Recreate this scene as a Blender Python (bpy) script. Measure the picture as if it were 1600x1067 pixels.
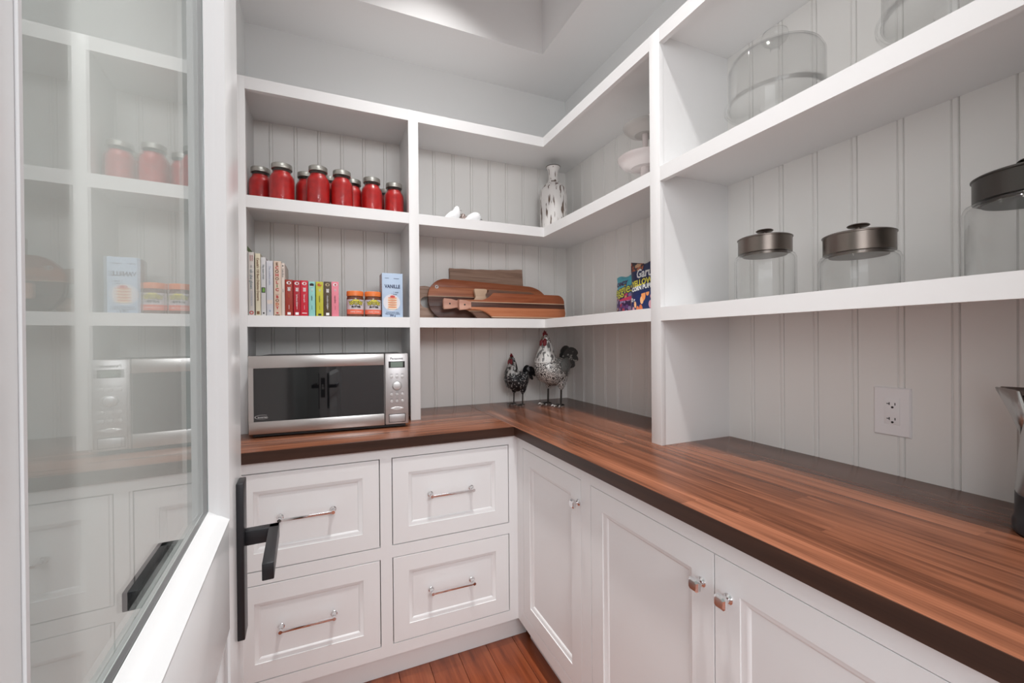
import bpy, bmesh, math, random
from mathutils import Vector, Matrix

for o in list(bpy.data.objects):
    bpy.data.objects.remove(o, do_unlink=True)
scene = bpy.context.scene
COL = scene.collection
PI = math.pi

# ------------------------------------------------------------------ camera, world, lamps, exposure
EYE = 1.252
def make_camera():
    yaw, pitch, roll = .41037, -.00421, -.00841
    cy, sy, cp, sp, cr, sr = math.cos(yaw), math.sin(yaw), math.cos(pitch), math.sin(pitch), math.cos(roll), math.sin(roll)
    rz = Matrix(((cy, -sy, 0), (sy, cy, 0), (0, 0, 1)))
    rp = Matrix(((1, 0, 0), (0, cp, sp), (0, -sp, cp)))
    rr = Matrix(((cr, 0, sr), (0, 1, 0), (-sr, 0, cr)))
    m = rr @ rp @ rz
    right, fwd, up = m[0], m[1], m[2]
    cam = bpy.data.cameras.new('camera')
    cam.sensor_fit = 'HORIZONTAL'; cam.sensor_width = 36
    cam.lens = 36 * 660.27 / 1600
    cam.clip_start = .01
    o = bpy.data.objects.new('camera', cam); COL.objects.link(o)
    w = Matrix.Identity(4)
    for i in range(3):
        w[i][0] = right[i]; w[i][1] = up[i]; w[i][2] = -fwd[i]
    w[0][3], w[1][3], w[2][3] = 0, 0, EYE
    o.matrix_world = w
    scene.camera = o
make_camera()

world = bpy.data.worlds.new('world'); scene.world = world
world.use_nodes = True
world.node_tree.nodes['Background'].inputs[0].default_value = (.92, .96, 1, 1)
world.node_tree.nodes['Background'].inputs[1].default_value = .4

def lamp(name, loc, size, power, color, target=None, shape='DISK', size_y=None, spread=PI):
    l = bpy.data.lights.new(name, 'AREA'); l.shape = shape; l.size = size
    if size_y: l.size_y = size_y
    l.energy = power; l.color = color; l.spread = spread
    o = bpy.data.objects.new(name, l); COL.objects.link(o); o.location = loc
    if target:
        o.rotation_euler = (Vector(target) - Vector(loc)).to_track_quat('-Z', 'Y').to_euler()
    return o
LAMP = (1, .985, .97)
lamp('ceiling_lamp', (.42, 1.46, 3.19), .11, 7.6, LAMP, spread=math.radians(96))
lamp('ceiling_lamp', (.42, .60, 3.19), .11, 10.8, LAMP, spread=math.radians(97))
lamp('hall_side_fill', (-1.3, -1.7, 1.7), 2.0, 35, (.945, .972, 1), (.6, 1, 1.2), shape='RECTANGLE', size_y=1.7)  # added fill light, out of view, shining in through the doorway
lamp('hall_front_fill', (.35, -2.0, 2.35), 1.5, 45, (.945, .972, 1), (.45, 1.2, 1.4), shape='RECTANGLE', size_y=.7)  # second added fill, unseen, brightens the shelf backs from the front

vs = scene.view_settings
scene.display_settings.display_device = 'sRGB'
vs.view_transform = 'Standard'; vs.look = 'None'; vs.gamma = 1; vs.use_curve_mapping = False
vs.exposure = 0.0

# ------------------------------------------------------------------ helpers
def lin(r, g, b):
    f = lambda c: (c / 255 / 12.92) if c / 255 <= .04045 else ((c / 255 + .055) / 1.055) ** 2.4
    return (f(r), f(g), f(b), 1)

def V3(*a): return Vector(a)
XA, YA, ZA = V3(1, 0, 0), V3(0, 1, 0), V3(0, 0, 1)

class MB:
    """collects shapes, then links them as one mesh object"""
    def __init__(s): s.v = []; s.f = []
    def add(s, vs_, fs):
        n = len(s.v); s.v += [Vector(p) for p in vs_]; s.f += [tuple(i + n for i in f) for f in fs]
        return s
    def bm(s, b):
        b.verts.index_update()
        s.add([v.co.copy() for v in b.verts], [[v.index for v in f.verts] for f in b.faces]); b.free()
        return s
    def box(s, lo, hi, bev=0):
        x0, y0, z0 = lo; x1, y1, z1 = hi
        vs_ = [(x0, y0, z0), (x1, y0, z0), (x1, y1, z0), (x0, y1, z0), (x0, y0, z1), (x1, y0, z1), (x1, y1, z1), (x0, y1, z1)]
        fs = [(3, 2, 1, 0), (4, 5, 6, 7), (0, 1, 5, 4), (1, 2, 6, 5), (2, 3, 7, 6), (3, 0, 4, 7)]
        if not bev: return s.add(vs_, fs)
        b = bmesh.new(); vv = [b.verts.new(p) for p in vs_]
        for f in fs: b.faces.new([vv[i] for i in f])
        bmesh.ops.bevel(b, geom=b.edges[:], offset=bev, segments=2, affect='EDGES', profile=.5)
        return s.bm(b)
    def lathe(s, prof, c=(0, 0, 0), seg=32, axis='Z', squash=(1, 1)):
        """prof: (radius, height) from bottom to top"""
        c = Vector(c); vs_ = []; fs = []; rings = []
        for r, h in prof:
            if r < 1e-6:
                rings.append([len(vs_)]); vs_.append((0, 0, h))
            else:
                rings.append(list(range(len(vs_), len(vs_) + seg)))
                for i in range(seg):
                    a = 2 * PI * i / seg
                    vs_.append((r * math.cos(a) * squash[0], r * math.sin(a) * squash[1], h))
        for a, b in zip(rings, rings[1:]):
            if len(a) == 1 and len(b) == 1: continue
            for i in range(seg):
                j = (i + 1) % seg
                if len(a) == 1: fs.append((a[0], b[j], b[i]))
                elif len(b) == 1: fs.append((a[i], a[j], b[0]))
                else: fs.append((a[i], a[j], b[j], b[i]))
        if axis == 'X': vs_ = [(z, y, -x) for x, y, z in vs_]
        if axis == '-X': vs_ = [(-z, y, x) for x, y, z in vs_]
        if axis == '-Y': vs_ = [(x, -z, y) for x, y, z in vs_]
        return s.add([Vector(p) + c for p in vs_], fs)
    def tube(s, pts, r, seg=10, cap=True):
        pts = [Vector(p) for p in pts]; rs = r if isinstance(r, (list, tuple)) else [r] * len(pts)
        return s.loft([(p, q, q) for p, q in zip(pts, rs)], seg, cap)
    def loft(s, secs, seg=16, cap=True, up=(0, 0, 1)):
        """secs: (centre, side radius, up radius)"""
        P = [Vector(a[0]) for a in secs]; vs_ = []; fs = []; n = len(P); prev = None
        for i in range(n):
            t = (P[min(i + 1, n - 1)] - P[max(i - 1, 0)]).normalized()
            u0 = Vector(up) if prev is None else prev
            side = t.cross(u0)
            if side.length < 1e-4: side = t.cross(Vector((1, 0, 0)))
            side.normalize(); u = side.cross(t).normalized(); prev = u
            for k in range(seg):
                a = 2 * PI * k / seg
                vs_.append(P[i] + side * (secs[i][1] * math.cos(a)) + u * (secs[i][2] * math.sin(a)))
        for i in range(n - 1):
            for k in range(seg):
                j = (k + 1) % seg
                fs.append((i * seg + k, i * seg + j, (i + 1) * seg + j, (i + 1) * seg + k))
        if cap:
            fs.append(tuple(range(seg))[::-1]); fs.append(tuple(range((n - 1) * seg, n * seg)))
        return s.add(vs_, fs)
    def prism(s, poly, o, U, V, W, depth, bev=0):
        """polygon (u,v) in the plane o,U,V thickened along W"""
        o = Vector(o); b = bmesh.new()
        a = [b.verts.new(o + U * p[0] + V * p[1]) for p in poly]
        c = [b.verts.new(o + U * p[0] + V * p[1] + W * depth) for p in poly]
        n = len(poly)
        b.faces.new(a[::-1]); top = b.faces.new(c)
        for i in range(n): b.faces.new((a[i], a[(i + 1) % n], c[(i + 1) % n], c[i]))
        bmesh.ops.recalc_face_normals(b, faces=b.faces[:])
        if bev: bmesh.ops.bevel(b, geom=list(top.edges), offset=bev, segments=2, affect='EDGES', profile=.5)
        return s.bm(b)
    def frame(s, o, U, V, W, w, h, prof, fill=True):
        """nested rectangles: prof = (inset, height along W); o is the lower corner"""
        o = Vector(o); vs_ = []; fs = []
        for d, k in prof:
            for u, v in ((d, d), (w - d, d), (w - d, h - d), (d, h - d)):
                vs_.append(o + U * u + V * v + W * k)
        for i in range(len(prof) - 1):
            for k in range(4):
                j = (k + 1) % 4
                fs.append((i * 4 + k, i * 4 + j, i * 4 + 4 + j, i * 4 + 4 + k))
        if fill: fs.append(tuple(range(len(vs_) - 4, len(vs_))))
        return s.add(vs_, fs)
    def build(s, name, mat, parent=None, off=None, smooth=35, recalc=True):
        me = bpy.data.meshes.new(name)
        off = Vector(off) if off is not None else Vector((0, 0, 0))
        me.from_pydata([tuple(p - off) for p in s.v], [], s.f); me.update()
        if recalc:
            b = bmesh.new(); b.from_mesh(me); bmesh.ops.recalc_face_normals(b, faces=b.faces[:]); b.to_mesh(me); b.free()
        for p in me.polygons: p.use_smooth = True
        me.set_sharp_from_angle(angle=math.radians(smooth))
        for m in (mat if isinstance(mat, (list, tuple)) else [mat]): me.materials.append(m)
        o = bpy.data.objects.new(name, me); COL.objects.link(o)
        if parent: o.parent = parent
        return o

def tag(o, label=None, cat=None, group=None, kind=None):
    if label: o['label'] = label
    if cat: o['category'] = cat
    if group: o['group'] = group
    if kind: o['kind'] = kind
    return o

def thing(name, label, cat, loc=(0, 0, 0), rz=0, group=None, kind=None):
    o = bpy.data.objects.new(name, None); COL.objects.link(o)
    o.empty_display_size = .05
    o.location = loc; o.rotation_euler = (0, 0, rz)
    return tag(o, label, cat, group, kind)

def text(s, size, mat, parent, o, U, V, name='lettering', ax='CENTER', ay='CENTER', thick=.0002, sx=1.0, bold=0):
    """flat printed writing standing a hair proud of a surface; U reading direction, V up"""
    c = bpy.data.curves.new('t', 'FONT'); c.body = s; c.size = size; c.align_x = ax; c.align_y = ay
    c.extrude = thick; c.offset = bold; c.resolution_u = 2
    t = bpy.data.objects.new('t', c); COL.objects.link(t)
    dg = bpy.context.evaluated_depsgraph_get()
    me = bpy.data.meshes.new_from_object(t.evaluated_get(dg))
    bpy.data.objects.remove(t, do_unlink=True); bpy.data.curves.remove(c)
    U = Vector(U); V = Vector(V); W = U.cross(V); o = Vector(o)
    for v in me.vertices: v.co = o + U * (v.co.x * sx) + V * v.co.y + W * v.co.z
    me.materials.clear(); me.materials.append(mat); me.name = name
    ob = bpy.data.objects.new(name, me); COL.objects.link(ob)
    if parent: ob.parent = parent
    return ob

def copy_thing(o):
    c = o.copy(); COL.objects.link(c)
    for ch in o.children:
        d = ch.copy(); COL.objects.link(d); d.parent = c
        for g in ch.children:
            e = g.copy(); COL.objects.link(e); e.parent = d
    return c

# ------------------------------------------------------------------ materials
def mat(name, color, rough=.5, metal=0, spec=.5, coat=0, bump=None, noise=None):
    m = bpy.data.materials.new(name); m.use_nodes = True
    nt = m.node_tree; b = nt.nodes['Principled BSDF']
    b.inputs['Base Color'].default_value = color; b.inputs['Roughness'].default_value = rough
    b.inputs['Metallic'].default_value = metal; b.inputs['Specular IOR Level'].default_value = spec
    b.inputs['Coat Weight'].default_value = coat; b.inputs['Coat Roughness'].default_value = .05
    if bump or noise:
        tc = nt.nodes.new('ShaderNodeTexCoord'); n = nt.nodes.new('ShaderNodeTexNoise')
        nt.links.new(tc.outputs['Object'], n.inputs['Vector'])
        if bump:
            n.inputs['Scale'].default_value = bump[0]; n.inputs['Detail'].default_value = 3
            bp_ = nt.nodes.new('ShaderNodeBump'); bp_.inputs['Strength'].default_value = bump[1]; bp_.inputs['Distance'].default_value = .001
            nt.links.new(n.outputs[0], bp_.inputs['Height']); nt.links.new(bp_.outputs[0], b.inputs['Normal'])
        if noise:
            n2 = nt.nodes.new('ShaderNodeTexNoise'); n2.inputs['Scale'].default_value = noise[0]; n2.inputs['Detail'].default_value = 4
            nt.links.new(tc.outputs['Object'], n2.inputs['Vector'])
            r = nt.nodes.new('ShaderNodeValToRGB')
            r.color_ramp.elements[0].position = .35; r.color_ramp.elements[1].position = .65
            r.color_ramp.elements[0].color = color; r.color_ramp.elements[1].color = noise[1]
            nt.links.new(n2.outputs[0], r.inputs[0]); nt.links.new(r.outputs[0], b.inputs['Base Color'])
    return m

def wood(name, stops, along='Y', stave=.07, rough=.3, grain=26, vary=.35, stretch=1.3, seed=0, length=.9, coat=0):
    """streaky timber: grain stretched along one object axis, strips of slightly different tone across it"""
    m = bpy.data.materials.new(name); m.use_nodes = True
    nt = m.node_tree; N = nt.nodes; L = nt.links; b = N['Principled BSDF']
    tc = N.new('ShaderNodeTexCoord'); sp = N.new('ShaderNodeSeparateXYZ'); L.new(tc.outputs['Object'], sp.inputs[0])
    axes = [a for a in 'XYZ' if a != along]
    A = sp.outputs[along]; B = sp.outputs[axes[0]]; C = sp.outputs[axes[1]]
    def mth(op, a, v=None, v2=None):
        n = N.new('ShaderNodeMath'); n.operation = op
        for i, q in enumerate((a, v, v2)):
            if q is None: continue
            if isinstance(q, (int, float)): n.inputs[i].default_value = q
            else: L.new(q, n.inputs[i])
        return n.outputs[0]
    cell = mth('FLOOR', mth('DIVIDE', B, stave))
    w1 = N.new('ShaderNodeTexWhiteNoise'); w1.noise_dimensions = '1D'; L.new(mth('ADD', cell, seed + .5), w1.inputs['W'])
    shift = mth('ADD', mth('DIVIDE', A, length), mth('MULTIPLY', w1.outputs['Value'], 7.3))
    cell2 = mth('FLOOR', shift)
    cv = N.new('ShaderNodeCombineXYZ'); L.new(cell, cv.inputs[0]); L.new(cell2, cv.inputs[1]); cv.inputs[2].default_value = seed
    w2 = N.new('ShaderNodeTexWhiteNoise'); w2.noise_dimensions = '3D'; L.new(cv.outputs[0], w2.inputs['Vector'])
    gv = N.new('ShaderNodeCombineXYZ')
    L.new(mth('MULTIPLY', A, stretch), gv.inputs[0])
    L.new(mth('ADD', mth('MULTIPLY', B, grain), mth('MULTIPLY', w2.outputs['Value'], 37)), gv.inputs[1])
    L.new(mth('MULTIPLY', C, grain), gv.inputs[2])
    n1 = N.new('ShaderNodeTexNoise'); n1.inputs['Scale'].default_value = 1; n1.inputs['Detail'].default_value = 6
    n1.inputs['Roughness'].default_value = .62; n1.inputs['Distortion'].default_value = .8; L.new(gv.outputs[0], n1.inputs['Vector'])
    gv2 = N.new('ShaderNodeVectorMath'); gv2.operation = 'MULTIPLY'; gv2.inputs[1].default_value = (3, 6, 6); L.new(gv.outputs[0], gv2.inputs[0])
    n2 = N.new('ShaderNodeTexNoise'); n2.inputs['Scale'].default_value = 1; n2.inputs['Detail'].default_value = 3; L.new(gv2.outputs[0], n2.inputs['Vector'])
    fac = mth('ADD', mth('MULTIPLY', n1.outputs[0], .8), mth('MULTIPLY', n2.outputs[0], .2))
    fac = mth('ADD', fac, mth('MULTIPLY', mth('SUBTRACT', w2.outputs['Value'], .5), vary))
    r = N.new('ShaderNodeValToRGB'); cr = r.color_ramp
    while len(cr.elements) < len(stops): cr.elements.new(.5)
    for e, (p, c) in zip(cr.elements, stops): e.position = p; e.color = c
    L.new(fac, r.inputs[0]); L.new(r.outputs[0], b.inputs['Base Color'])
    b.inputs['Roughness'].default_value = rough; b.inputs['Specular IOR Level'].default_value = .35
    bp_ = N.new('ShaderNodeBump'); bp_.inputs['Strength'].default_value = .06; bp_.inputs['Distance'].default_value = .001
    L.new(fac, bp_.inputs['Height']); L.new(bp_.outputs[0], b.inputs['Normal'])
    return m

def glass(name, tint=(1, 1, 1, 1), ior=1.5, rough=0, bump=None):
    """clear glass wall: Fresnel reflection over straight transmission, both faces of a real solid"""
    m = bpy.data.materials.new(name); m.use_nodes = True
    nt = m.node_tree; N = nt.nodes; L = nt.links
    N.remove(N['Principled BSDF']); out = N['Material Output']
    geo = N.new('ShaderNodeNewGeometry'); ma = N.new('ShaderNodeMath'); ma.operation = 'MULTIPLY_ADD'
    ma.inputs[1].default_value = 1 / ior - ior; ma.inputs[2].default_value = ior
    L.new(geo.outputs['Backfacing'], ma.inputs[0])
    fr = N.new('ShaderNodeFresnel'); L.new(ma.outputs[0], fr.inputs['IOR'])
    tr = N.new('ShaderNodeBsdfTransparent'); tr.inputs[0].default_value = tint
    gl = N.new('ShaderNodeBsdfGlossy'); gl.inputs['Roughness'].default_value = rough
    mx = N.new('ShaderNodeMixShader'); L.new(fr.outputs[0], mx.inputs[0]); L.new(tr.outputs[0], mx.inputs[1]); L.new(gl.outputs[0], mx.inputs[2])
    if bump:
        tc = N.new('ShaderNodeTexCoord'); n = N.new('ShaderNodeTexNoise'); n.inputs['Scale'].default_value = bump[0]
        L.new(tc.outputs['Object'], n.inputs['Vector'])
        b = N.new('ShaderNodeBump'); b.inputs['Strength'].default_value = bump[1]; b.inputs['Distance'].default_value = .002
        L.new(n.outputs[0], b.inputs['Height']); L.new(b.outputs[0], gl.inputs['Normal'])
    L.new(mx.outputs[0], out.inputs[0])
    return m

M = {}
M['cabinet'] = mat('cabinet_paint', (.85, .85, .852, 1), .28)
M['shelf'] = mat('shelf_paint', (.83, .826, .825, 1), .4)
M['bead'] = mat('beadboard_paint', (.86, .845, .82, 1), .5)
M['wall'] = mat('wall_paint', (.85, .855, .85, 1), .7, bump=(300, .05))
M['ceil'] = mat('ceiling_paint', (.87, .87, .87, 1), .8)
M['door'] = mat('door_paint', (.79, .80, .805, 1), .25)
M['dark'] = mat('dark_gap', (.02, .018, .016, 1), .9)
M['black'] = mat('black_metal', (.022, .022, .025, 1), .38, .3)
M['chrome'] = mat('chrome', (.82, .82, .83, 1), .07, 1)
M['pane'] = glass('door_glass', (.955, .988, .974, 1), 1.55)
WAL = [(.24, lin(58, 34, 25)), (.42, lin(102, 62, 44)), (.54, lin(132, 82, 59)), (.74, lin(164, 107, 80))]
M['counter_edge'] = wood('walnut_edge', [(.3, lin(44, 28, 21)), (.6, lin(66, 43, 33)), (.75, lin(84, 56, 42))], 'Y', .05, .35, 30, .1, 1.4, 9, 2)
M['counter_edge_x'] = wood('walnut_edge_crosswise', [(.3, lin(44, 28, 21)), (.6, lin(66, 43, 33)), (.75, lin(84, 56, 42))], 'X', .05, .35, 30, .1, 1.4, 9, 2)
M['counter_y'] = wood('walnut_counter_lengthwise', WAL, 'Y', .06, .24, 30, .12, 1.4, 3, 1.4)
M['counter_x'] = wood('walnut_counter_crosswise', WAL, 'X', .06, .24, 30, .12, 1.4, 5, 1.4)
FLO = [(.25, lin(52, 23, 14)), (.42, lin(104, 49, 29)), (.56, lin(138, 70, 42)), (.75, lin(172, 98, 64))]
M['floor'] = wood('hardwood_floor', FLO, 'Y', 5, .28, 14, .25, 1.1, 1, 50)

# ------------------------------------------------------------------ measured planes (metres, floor at 0)
XF, XS, XW = .690, 1.0041, 1.3215          # counter front, shelf front, boarded wall, on the long side
YF, YS, YW = 1.5733, 1.8929, 2.2103        # the same on the back run
CT, CB = .8986, .8611                      # counter top and underside
ZL1, ZL0, ZM1, ZM0, ZT1, ZT0 = 1.3549, 1.3105, 1.8168, 1.7701, 2.2714, 2.2238
XD0, XD1, XL = .3326, .3762, -.2844
YD0, YD1 = 1.0797, 1.1262
XLEFT = -.33
YNEAR = .10                                # near end of the long side
SOF, CEI = 2.688, 3.22
XC, YC = .713, 1.5963                      # cabinet face planes

# ------------------------------------------------------------------ room
def slab(name, lo, hi, m, kind='structure', parent=None):
    o = MB().box(lo, hi).build(name, m, parent)
    if not parent: o['kind'] = kind
    return o
BK = .008
wall_back = slab('wall_back', (XLEFT - .12, YW + BK, 0), (XW + BK + .12, YW + .13, CEI + .1), M['wall'])
wall_right = slab('wall_right', (XW + BK, -.06, 0), (XW + .13, YW + BK, CEI + .1), M['wall'])
slab('wall_left', (XLEFT - .12, .06, 0), (XLEFT, YW + BK, CEI + .1), M['wall'])
fw = MB()
fw.box((-3, -.06, 0), (-.15, .06, CEI + .1)); fw.box((.75, -.06, 0), (2.6, .06, CEI + .1)); fw.box((-.15, -.06, 2.46), (.75, .06, CEI + .1))
o = fw.build('wall_front', M['wall']); o['kind'] = 'structure'
tr = MB(); tr.box((-.17, -.08, 0), (-.13, .05, 2.46)); tr.box((.73, -.08, 0), (.77, .05, 2.46)); tr.box((-.17, -.08, 2.44), (.77, .05, 2.48))
o = tr.build('trim_1', M['door']); o['kind'] = 'structure'
# ceiling with a dropped soffit over the shelves and a raised tray in the middle
c = MB()
c.box((XLEFT - .12, -.06, CEI), (XW + .13, YW + .13, CEI + .1))
c.box((XLEFT, YS, SOF), (XS, YW + BK, CEI))
c.box((XS, .06, SOF), (XW + BK, YW + BK, CEI))
o = c.build('ceiling', M['ceil']); o['kind'] = 'structure'
# hall behind the camera: its far wall, side walls and ceiling
slab('wall_hall', (-3, -2.9, 0), (2.6, -2.8, 2.8), M['wall'])
slab('baseboard_hall', (-3, -2.8, 0), (2.6, -2.785, .12), M['door'])
slab('ceiling_hall', (-3, -2.9, 2.75), (2.6, -.06, 2.85), M['ceil'])

# beaded boards lining both walls behind the shelves
def board(j0, j1, z0, z1, first, last, place):
    pr = [(j0 - .006, .0036), (j0 - .0042, .0006), (j0 - .002, 0), (j0 + .002, 0), (j0 + .0042, .0006), (j0 + .006, .0036), (j0 + .0085, 0)]
    if first: pr = [(j0, 0)]
    pr += [(j1, 0)] if last else [(j1 - .0085, 0), (j1 - .006, .0036)]
    n = len(pr); m = MB()
    vs_ = [place(u, d, z) for z in (z0, z1) for u, d in pr] + [place(u, .0078, z) for z in (z0, z1) for u in (pr[0][0], pr[-1][0])]
    fs = [(i, i + 1, n + i + 1, n + i) for i in range(n - 1)]
    fs += [(0, n, 2 * n + 2, 2 * n), (n - 1, 2 * n + 1, 2 * n + 3, 2 * n - 1), (2 * n, 2 * n + 2, 2 * n + 3, 2 * n + 1)]
    fs += [tuple(range(n))[::-1] + (2 * n, 2 * n + 1), tuple(range(n, 2 * n)) + (2 * n + 3, 2 * n + 2)]
    m.add(vs_, fs)
    return m
def boards(parent, joints, place):
    for i, (a, b) in enumerate(zip(joints, joints[1:])):
        board(a, b, CT, ZT1 - .02, i == 0, i == len(joints) - 2, place).build('board', M['bead'], parent)
on_back = lambda u, d, z: (u, YW + d, z)
on_right = lambda u, d, z: (XW + d, u, z)
boards(wall_back, [-.2994] + [-.2319 + .1006 * i for i in range(6)] + [.354], on_back)
boards(wall_back, [.354, .420] + [.5200 + .1038 * i for i in range(8)] + [XW], on_back)
boards(wall_right, [YNEAR] + [.1779 + .1016 * i for i in range(9)] + [1.0915], on_right)
boards(wall_right, [1.0915] + [1.2122 + .1016 * i for i in range(9)] + [2.1265, YW], on_right)

# hardwood floor, planks running towards the back run
floor = slab('floor', (-3, -2.9, -.06), (2.6, YW + .1, -.02), M['dark'])
random.seed(4)
x = XLEFT - .02; k = 0
pm = None
while x < .80:
    ys = [-.55, -.55 + random.uniform(.5, 1.2), 1.66]
    for y0, y1 in zip(ys, ys[1:]):
        o = MB().box((-.0575, 0, -.02), (.0575, y1 - y0 - .0016, 0), .0012).build('plank', M['floor'], floor)
        o.location = (x + .058, y0, 0)
        k += 1
    x += .1165
slab('floor_hall', (-3, -2.9, -.02), (2.6, -.552, -.0005), M['floor'])

# ------------------------------------------------------------------ built-in shelving
T = .019
sh = thing('corner_shelving', 'white painted corner shelving with face frame, standing on the walnut countertop', 'shelving', (XS, YS, CT))
so = (XS, YS, CT)
def sp_(name, lo, hi, bev=.0008): return MB().box(lo, hi, bev).build(name, M['shelf'], sh, so)
# face frame
sp_('stile', (XLEFT, YS, CT), (XL, YS + T, ZT1)); sp_('stile', (XD0, YS, CT), (XD1, YS + T, ZT1))
sp_('stile', (XS, YD0, CT), (XS + T, YD1, ZT1)); sp_('stile', (XS, YNEAR, CT), (XS + T, YNEAR + .045, ZT1))
for z0, z1 in ((ZL0, ZL1), (ZM0, ZM1), (ZT0, ZT1)):
    sp_('rail', (XL, YS, z0), (XD0, YS + T, z1), 0); sp_('rail', (XD1, YS, z0), (XS, YS + T, z1), 0)
    sp_('rail', (XS, YD1, z0), (XS + T, YS + T, z1), 0); sp_('rail', (XS, YNEAR + .045, z0), (XS + T, YD0, z1), 0)
# boards behind it
for n, z1 in (('shelf', ZL1), ('shelf', ZM1), ('top_panel', ZT1)):
    z0 = z1 - .0198
    sp_(n, (-.2994, YS + T, z0), (.344, YW, z1), 0)
    sp_(n, (XS + T, YNEAR + .019, z0), (XW, 1.082, z1), 0)
    m = MB()
    P = [(.3642, YS + T), (XS + T, YS + T), (XS + T, 1.101), (XW, 1.101), (XW, YW), (.3642, YW)]
    m.prism(P, (0, 0, z0), XA, YA, ZA, z1 - z0); m.build('corner_' + n, M['shelf'], sh, so)
sp_('side_panel', (-.3184, YS + T, CT), (-.2994, YW, ZT1)); sp_('divider', (.344, YS + T, CT), (.3642, YW, ZT1))
sp_('divider', (XS + T, 1.0818, CT), (XW, 1.101, ZT1), 0); sp_('side_panel', (XS + T, YNEAR, CT), (XW, YNEAR + .019, ZT1))

# ------------------------------------------------------------------ countertop
ct = thing('countertop', 'L-shaped dark walnut wooden countertop over the white base cabinets', 'countertop', (XF, YF, CB))
CO = (XF, YF, CB)
sl = MB().box((XF + .001, YNEAR - .02, CB), (XW + BK - .001, YW + BK - .001, CT), .0012).build('slab', M['counter_y'], ct, CO)
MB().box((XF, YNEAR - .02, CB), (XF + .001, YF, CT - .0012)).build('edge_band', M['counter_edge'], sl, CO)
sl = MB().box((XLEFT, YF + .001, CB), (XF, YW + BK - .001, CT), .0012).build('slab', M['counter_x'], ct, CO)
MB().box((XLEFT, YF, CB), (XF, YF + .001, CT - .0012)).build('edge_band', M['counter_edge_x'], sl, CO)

# ------------------------------------------------------------------ base cabinets
CZ0, CZ1 = .097, CB                         # face frame bottom and top
PANEL = [(0, -.019), (0, -.0008), (.0008, 0), (.057, 0), (.0575, -.0025), (.060, -.0035), (.066, -.0048), (.072, -.0085), (.0735, -.0105), (.076, -.0105)]
def pull(parent, cx, z, off):
    """chrome bar pull: two stepped rosettes with posts, a square-ended bar between them"""
    y = YC
    m = MB()
    for s in (-1, 1):
        x = cx + s * .081
        m.lathe([(0, 0), (.0105, 0), (.0105, .002), (.008, .0035), (.0065, .006), (.0055, .010), (.0055, .024), (.0068, .026), (.0068, .034), (.0058, .036), (0, .036)], (x, y, z), 16, '-Y')
    m.box((cx - .086, y - .0345, z - .0042), (cx + .086, y - .0265, z + .0042), .0014)
    return m.build('handle', M['chrome'], parent, off)
dc = thing('drawer_cabinet', 'white inset base cabinet with four drawers under the microwave', 'cabinet', (.193, YC, 0))
do = (.193, YC, 0)
def cp_(t, off, name, lo, hi, m='cabinet', bev=.0006): return MB().box(lo, hi, bev).build(name, M[m], t, off)
D1, D2 = (-.286, .1645), (.2118, .672)
ZU, ZB = (.503, .8195), (.141, .4535)
cp_(dc, do, 'face_stile', (XLEFT, YC, CZ0), (D1[0] - .0030, YC + T, CZ1), bev=0)
cp_(dc, do, 'face_stile', (D1[1] + .0030, YC, CZ0), (D2[0] - .0030, YC + T, CZ1), bev=0)
cp_(dc, do, 'face_stile', (D2[1] + .0030, YC, CZ0), (XC, YC + T, CZ1), bev=0)
for x0, x1 in (D1, D2):
    for z0, z1 in ((CZ0, ZB[0] - .0030), (ZB[1] + .0030, ZU[0] - .0030), (ZU[1] + .0030, CZ1)):
        cp_(dc, do, 'face_rail', (x0 - .0030, YC, z0), (x1 + .0030, YC + T, z1), bev=0)
    for z0, z1 in (ZB, ZU):
        f = MB().frame((x0, YC, z0), XA, ZA, -YA, x1 - x0, z1 - z0, PANEL).build('drawer', M['cabinet'], dc, do)
        pull(f, (x0 + x1) / 2 - .01, (z0 + z1) / 2 + .008, do)
cp_(dc, do, 'carcass', (XLEFT, YC + T + .001, CZ0), (XC, YW, CZ1 - .0005), 'dark', 0)
cp_(dc, do, 'toe_kick', (XLEFT, YC + .04, 0), (XC + .054, YC + .058, CZ0), bev=0)

def knob(parent, y, z, off):
    m = MB()
    m.lathe([(0, 0), (.0105, 0), (.0105, .002), (.0085, .004), (.006, .006), (.0045, .010), (.0045, .018), (0, .018)], (XC, y, z), 16, '-X')
    # octagonal block, bevelled towards its face
    P8 = [(.013, .0085), (.0085, .013), (-.0085, .013), (-.013, .0085), (-.013, -.0085), (-.0085, -.013), (.0085, -.013), (.013, -.0085)]
    vs_ = []; x = XC
    for d, s in ((.016, .8), (.0185, 1), (.025, 1), (.0285, .72)):
        for u, v in P8: vs_.append((x - d, y + u * s, z + v * s))
    fs = [(i * 8 + k, i * 8 + (k + 1) % 8, i * 8 + 8 + (k + 1) % 8, i * 8 + 8 + k) for i in range(3) for k in range(8)]
    fs += [tuple(range(8)), tuple(range(24, 32))]
    m.add(vs_, fs)
    return m.build('knob', M['chrome'], parent, off, smooth=20)
DZ0, DZ1 = .145, .815
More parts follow.
